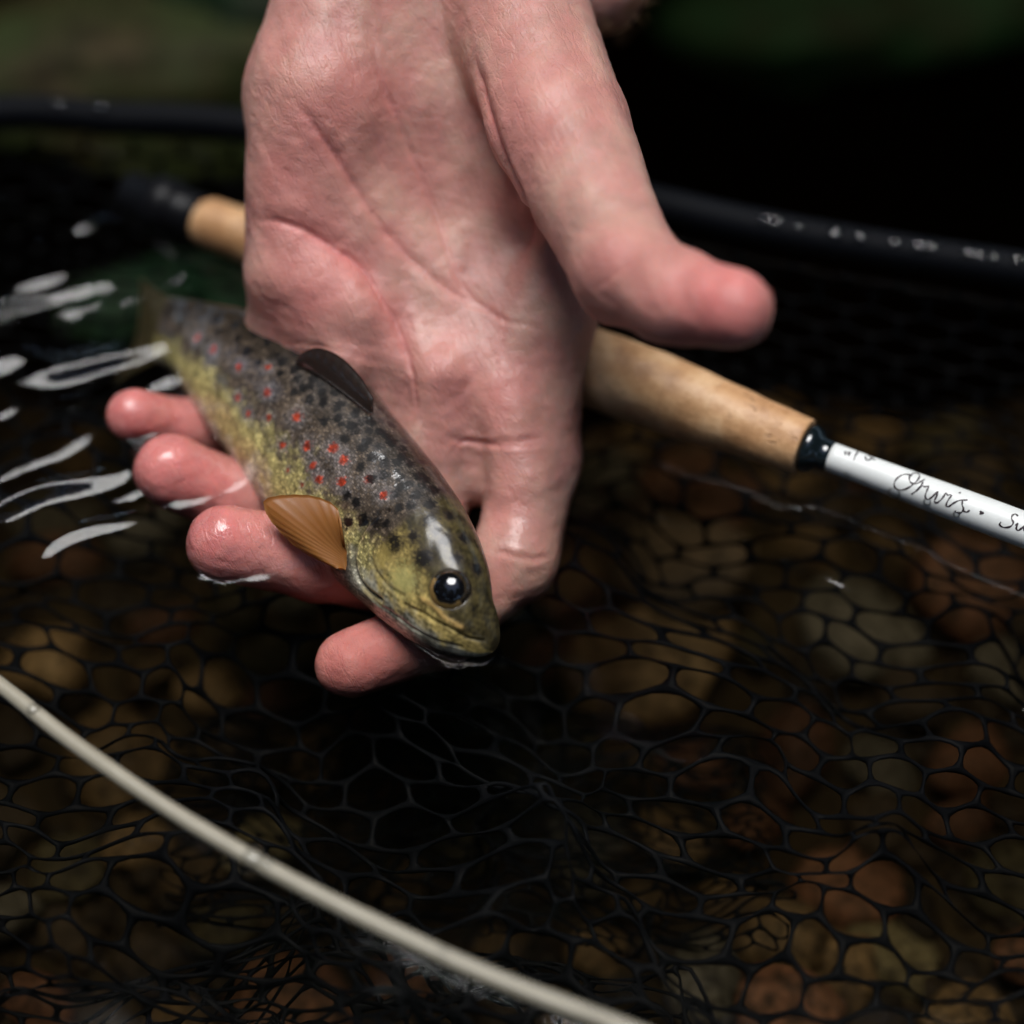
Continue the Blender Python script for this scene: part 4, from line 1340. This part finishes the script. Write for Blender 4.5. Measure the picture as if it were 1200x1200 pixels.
cnt = 0
for q in range(5000):
    x, y = random.uniform(-15, 15), random.uniform(-22, 14)
    r = random.choice([1.9, 1.6, 1.4, 1.2, 1.1, 1.0])
    ix, iy, _ = project(np.array([x, y, -11.0]))
    if not (-30 < ix < 1230 and 330 < iy < 1230): continue
    if 290 < ix < 640 and iy < 640: continue
    if cnt < 130 and try_place(x, y, r):
        colr = random.choice(['ochre', 'rust brown', 'rust brown', 'olive', 'dark brown', 'ochre', 'dark brown', 'grey'])
        pebble(x, y, r, colr, None, random.uniform(0, 6.28), q)
        cnt += 1
ANCH = [((580, 770), "the trout's nose"), ((375, 815), 'the submerged index fingertip'), ((130, 490), 'the little fingertip'), ((1200, 610), 'the right end of the white rod'),
        ((945, 550), 'the front end of the cork grip'), ((0, 1200), 'the bottom left corner'), ((1200, 1200), 'the bottom right corner'), ((700, 1200), 'the cream line at the bottom edge'),
        ((1200, 900), 'the middle of the right edge'), ((0, 800), 'the cream line at the left edge'), ((900, 410), 'the tip of the thumb')]
ORD = ['nearest', 'second nearest', 'third nearest', 'fourth nearest', 'fifth nearest', 'sixth nearest', 'seventh nearest', 'eighth nearest', 'ninth nearest', 'tenth nearest', 'eleventh nearest', 'twelfth nearest']
for o, c, ix, iy, lab in PEBS:
    if lab: continue
    (axp, ayp), an = min(ANCH, key=lambda A: math.hypot(A[0][0] - ix, A[0][1] - iy))
    dme = math.hypot(axp - ix, ayp - iy)
    rank = sum(1 for o2, c2, x2, y2, l2 in PEBS if c2 == c and math.hypot(axp - x2, ayp - y2) < dme)
    o['label'] = f'{c} pebble {ORD[min(rank, 11)]} of that colour to {an}'
# fine gravel between and around the pebbles
pv = [pebble_verts(IV2, 300 + q) for q in range(5)]
parts_V, parts_F, o_ = [], [], 0
IF2a = np.array(IF2)
gxy = np.stack([rng.uniform(-45, 45, 5200), rng.uniform(-34, 42, 5200)], 1)
gz = bed_z(gxy[:, 0], gxy[:, 1])
for q in range(len(gxy)):
    r = rng.uniform(0.25, 0.75) * (2.2 if abs(gxy[q, 0]) > 17 or gxy[q, 1] > 15 else 1)
    a = rng.uniform(0, 6.28); c, s__ = math.cos(a), math.sin(a)
    Rm = np.array([[c, -s__, 0], [s__, c, 0], [0, 0, 1]])
    parts_V.append(pv[q % 5] @ Rm.T * r + [gxy[q, 0], gxy[q, 1], gz[q] + 0.1 * r]); parts_F.append(IF2a + o_); o_ += len(IV2)
gravel = build('gravel', np.vstack(parts_V), np.vstack(parts_F), make_stone('gravel_stone', [(0.3, (0.02, 0.014, 0.009)), (0.5, (0.05, 0.034, 0.018)), (0.72, (0.09, 0.06, 0.033))], 70, value=0.7), base=np.array([0, 0, -12.0]))
tag(gravel, 'fine brown gravel covering the stream bed between the pebbles', 'gravel', kind='stuff')
# moss covered boulders under water behind the net
moss = make_stone('mossy_stone', [(0.3, (0.05, 0.045, 0.022)), (0.6, (0.12, 0.10, 0.05))], 25, moss=(0.034, 0.052, 0.020))
moss2 = make_stone('deep_moss_stone', [(0.3, (0.012, 0.03, 0.015)), (0.6, (0.02, 0.05, 0.025))], 25, moss=(0.010, 0.050, 0.024))
for (x, y, z), r, mt, lab in [((140, 20, -4.5), 7.0, moss, 'olive mossy boulder under the water in the upper left corner'),
                              ((190, 335, -4.5), 2.4, moss2, 'dark green mossy stone under the water left of the cork end'),
                              ((330, -40, -3.6), 4.4, moss2, 'dark green mossy boulder behind the wrist at the upper left'),
                              ((1040, -30, -10.5), 5.5, moss2, 'dim green boulder deep in the water at the upper right')]:
    p = atz(x, y, z)
    Vb = pebble_verts(IV4, int(abs(x)) + 3) * r
    Vb = Vb * [1.25, 1.0, 0.9]; Vb = Vb + 0.10 * Noise(7, 1.5)(Vb)[:, None] * IV4
    b_ = build('mossy_boulder', Vb + p - [0, 0, 0.35 * r], np.array(IF4), mt)
    tag(b_, lab, 'boulder')

# ------------------------------------------------------------------ water surface
hx = 0.095
wx = np.arange(-19, 19.001, hx); wy = np.arange(-21, 26.001, hx)
X, Y = np.meshgrid(wx, wy, indexing='ij')
W = np.stack([X.ravel(), Y.ravel(), 0 * X.ravel()], 1)
P2 = W[:, :2]
def gauss(cx, cy, rx, ry, rot=0.0):
    c, s__ = math.cos(rot), math.sin(rot)
    dx, dy = W[:, 0] - cx, W[:, 1] - cy
    a, b = dx * c + dy * s__, -dx * s__ + dy * c
    return np.exp(-(a / rx) ** 2 - (b / ry) ** 2)
left = atz(30, 430, 0); lower = atz(60, 600, 0); up = atz(90, 210, 0)
mask = np.clip(1.5 * gauss(left[0] - 1.0, left[1] + 0.3, 5.6, 4.2) + 0.9 * gauss(lower[0] - 1, lower[1], 4.0, 1.8), 0, 1.15)
# ripples spreading from the hand and the tail
src = atz(250, 470, 0)
rad_ = np.hypot(W[:, 0] - src[0], (W[:, 1] - src[1]) * 1.3) + 0.5 * Noise(51, 4.0, 10, 2)(P2)
cd_ = atz(160, 480, 0) - atz(0, 545, 0); cd_ = cd_[:2] / np.linalg.norm(cd_[:2]); cn_ = np.array([-cd_[1], cd_[0]])
al, ac = P2 @ cd_, P2 @ cn_                      # along and across the crests
Q2 = np.stack([al * 0.42, ac], 1)
warp = 0.9 * Noise(60, 6.0, 10, 2)(P2) + 0.5 * Noise(52, 3.0, 10, 2)(Q2)
Zw = mask * (0.080 * np.sin(2 * np.pi / 2.1 * ac + 1.8 * warp) + 0.050 * np.sin(2 * np.pi / 3.6 * ac + 0.9 * warp + 2.0) + 0.029 * np.sin(2 * np.pi / 0.95 * ac + 2.4 * warp + 1.0)
             + 0.030 * Noise(53, 2.0, 14, 2)(Q2) + 0.005 * Noise(54, 0.8, 14, 2)(Q2))
Zw += 0.006 * Noise(55, 5.0, 12, 2)(P2 * [0.8, 1.3]) + 0.0022 * Noise(56, 1.6, 12, 2)(P2)
m2 = gauss(up[0], up[1], 7, 3.5)
Zw += m2 * (0.045 * Noise(57, 2.4, 14, 2)(P2 * [0.8, 1.3]))
# small standing wave across the right
rp = np.array([atz(x, y, 0)[:2] for x, y in catmull([(690, 582), (760, 600), (850, 618), (930, 655), (985, 680), (1030, 705), (1085, 745), (1140, 790), (1210, 830)], 160)])
dmin = np.full(len(W), 9.0)
selr = np.flatnonzero((W[:, 0] > 0) & (W[:, 1] < 4) & (W[:, 1] > -8))
for c in range(0, len(selr), 20000):
    ii = selr[c:c+20000]
    dmin[ii] = np.sqrt(((P2[ii][:, None, :] - rp[None]) ** 2).sum(2).min(1))
Zw += 0.045 * np.exp(-(dmin / 0.24) ** 2) * (0.55 + 0.45 * Noise(58, 2.0, 8, 2)(P2))
# meniscus against everything that pierces the surface
dist = np.full(len(W), 9.0)
near = np.flatnonzero((W[:, 0] > -12) & (W[:, 0] < 4) & (W[:, 1] > -7) & (W[:, 1] < 12))
dh = hand_sdf(to_cam(W[near])); dist[near] = np.minimum(dist[near], dh)
ring_i = np.arange(0, NS, 4)
fpts = fv2.reshape(NS, NP, 3)[ring_i][:, ::4].reshape(-1, 3)
fpts = fpts[(np.abs(fpts[:, 2]) < 0.12) & (fpts[:, 1] > cen[int(NS * 0.3)][1])][:, :2]
def add_dist(pts, rad, sel):
    for c in range(0, len(sel), 8000):
        ii = sel[c:c+8000]
        d = np.sqrt(((P2[ii][:, None, :] - pts[None]) ** 2).sum(2).min(1)) - rad
        dist[ii] = np.minimum(dist[ii], d)
fpts = fpts[::max(1, len(fpts) // 260)]
add_dist(fpts, 0.02, near)
lsel = np.flatnonzero((W[:, 1] < -2) & (W[:, 0] < 8))
dist_b = dist.copy(); add_dist(lpath[:, :2], 0.10, lsel); dist_line_ = dist.copy(); dist[:] = dist_b
rl = np.stack([ra + ax * q for q in np.linspace(-GL, 14, 140)])
rr2 = np.concatenate([np.interp(np.linspace(-GL, 14, 140), gx[:-2], gr[:-2])])
w_half = np.sqrt(np.maximum(rr2 ** 2 - rl[:, 2] ** 2, 0))
okr = w_half > 0.1
if okr.any(): add_dist(rl[okr][:, :2], w_half[okr].mean(), np.flatnonzero((W[:, 1] > -3) & (W[:, 1] < 14)))
Zw += 0.018 * np.exp(-np.clip(dist_line_, 0, 9) / 0.3)
Zw += 0.05 * np.exp(-np.clip(dist, 0, 9) / 0.16) * (0.7 + 0.3 * Noise(59, 1.2, 8, 2)(P2))
# calm down at the border of the fine patch
bord = np.minimum.reduce([W[:, 0] + 19, 19 - W[:, 0], W[:, 1] + 21, 26 - W[:, 1]])
Zw *= sstep(0, 2.0, bord)
W[:, 2] = Zw
parts = [(W, grid_faces(len(wx), len(wy)))]
x0, x1, y0, y1 = wx[0], wx[-1], wy[0], wy[-1]
Bg = 420.0
ring_v = np.array([(x0, y0, 0), (x1, y0, 0), (x1, y1, 0), (x0, y1, 0), (-Bg, -Bg, 0), (Bg, -Bg, 0), (Bg, Bg, 0), (-Bg, Bg, 0), (-Bg, -Bg, -120), (Bg, -Bg, -120), (Bg, Bg, -120), (-Bg, Bg, -120)], float)
Fw = np.vstack([grid_faces(len(wx), len(wy)), np.array([[4, 5, 1, 0], [5, 6, 2, 1], [6, 7, 3, 2], [7, 4, 0, 3], [8, 9, 5, 4], [9, 10, 6, 5], [10, 11, 7, 6], [11, 8, 4, 7], [11, 10, 9, 8]]) + len(W)])
water = build('water', np.vstack([W, ring_v]), Fw, M['water'], base=np.zeros(3))
water['kind'] = 'structure'

# ------------------------------------------------------------------ trees round the pool (seen only as reflections)
leafA = make_leaf('leaf_dark', (0.020, 0.045, 0.014), (0.055, 0.10, 0.030))
leafB = make_leaf('leaf_fir', (0.012, 0.035, 0.016), (0.035, 0.075, 0.035))
def make_tree(seed, height, spread, mat, label, loc):
    r = np.random.default_rng(seed)
    root = empty('tree', np.array(loc) * 100)
    tag(root, label, 'tree', 'trees on the banks')
    parts = []
    n = 12
    tr = np.stack([0.25 * np.sin(np.linspace(0, 2, n) + seed), 0.2 * np.cos(np.linspace(0, 2.4, n) + seed), np.linspace(-0.4, height * 0.9, n)], 1)
    tr[:, :2] -= tr[0, :2]
    parts.append(tube(tr, np.linspace(0.22, 0.04, n), 10))
    limb_ends = []
    for q in range(16):
        h = r.uniform(0.12, 0.9)
        k = h * (n - 1); i = int(k); p = tr[i] + (tr[min(i + 1, n - 1)] - tr[i]) * (k - i)
        a = r.uniform(0, 6.28); ln = spread * (1.1 - 0.6 * h) * r.uniform(0.7, 1.1)
        e = p + np.array([math.cos(a) * ln, math.sin(a) * ln, r.uniform(0.0, 0.5) * ln])
        m_ = (p + e) / 2 + [0, 0, 0.12 * ln]
        pth = catmull([p, m_, e], 7)
        parts.append(tube(pth, np.linspace(0.07, 0.015, 7), 6)); limb_ends += [pth[2], pth[3], pth[4], pth[5], pth[6]]
    tv, tf = merge(parts)
    obj('trunk', np_mesh('trunk', tv, tf), M['bark'], root)
    nl = 5200
    cs = np.array(limb_ends)[r.integers(0, len(limb_ends), nl)] + r.normal(size=(nl, 3)) * np.array([.38, .38, .30]) * spread * 0.45
    cs[:, :2] *= r.uniform(0.7, 1.08, (nl, 1)); cs[:, 2] = np.maximum(cs[:, 2], 0.15)
    nrm_ = r.normal(size=(nl, 3)) + [0, 0, .8]; nrm_ /= np.linalg.norm(nrm_, axis=1)[:, None]
    t1 = np.cross(nrm_, r.normal(size=(nl, 3))); t1 /= np.linalg.norm(t1, axis=1)[:, None]; t2 = np.cross(nrm_, t1)
    sz = r.uniform(0.12, 0.26, (nl, 1))
    LVv = np.stack([cs - t1 * sz, cs - t2 * sz * .55 + nrm_ * sz * .15, cs + t1 * sz, cs + t2 * sz * .55 + nrm_ * sz * .15], 1).reshape(-1, 3)
    me = np_mesh('crown', LVv, np.arange(nl * 4).reshape(-1, 4), smooth=False)
    set_float(me, 'tone', np.repeat(r.uniform(0, 1, nl), 4))
    obj('crown', me, mat, root)
TREES = [(-1.5, 3.6, 7.6, 2.2, leafA), (0.7, 3.7, 8.2, 2.2, leafB), (2.6, 3.3, 7.6, 2.2, leafA), (-3.3, 2.3, 7.0, 2.2, leafB), (4.0, 1.4, 6.8, 2.1, leafA),
         (-4.2, 0.0, 6.8, 2.2, leafA), (4.3, -1.0, 7.0, 2.2, leafB), (-3.6, -2.6, 6.8, 2.2, leafA), (3.2, -3.3, 6.8, 2.2, leafA), (-0.1, 5.0, 8.8, 2.3, leafB), (-0.3, -4.3, 6.6, 2.2, leafB)]
TL = ['tall leafy tree on the far bank just left of straight ahead', 'tall fir on the far bank straight ahead', 'tall leafy tree on the far bank to the right', 'short fir on the far bank to the left',
      'leafy tree leaning over the right bank', 'low leafy tree on the left bank', 'fir on the right bank level with the camera', 'leafy tree behind on the left', 'leafy tree behind on the right', 'tallest fir standing behind the others on the far bank', 'fir straight behind the camera']
for q, (x, y, h, sprd, mt) in enumerate(TREES):
    make_tree(60 + q, h, sprd, mt, TL[q], (x, y, 0.25))
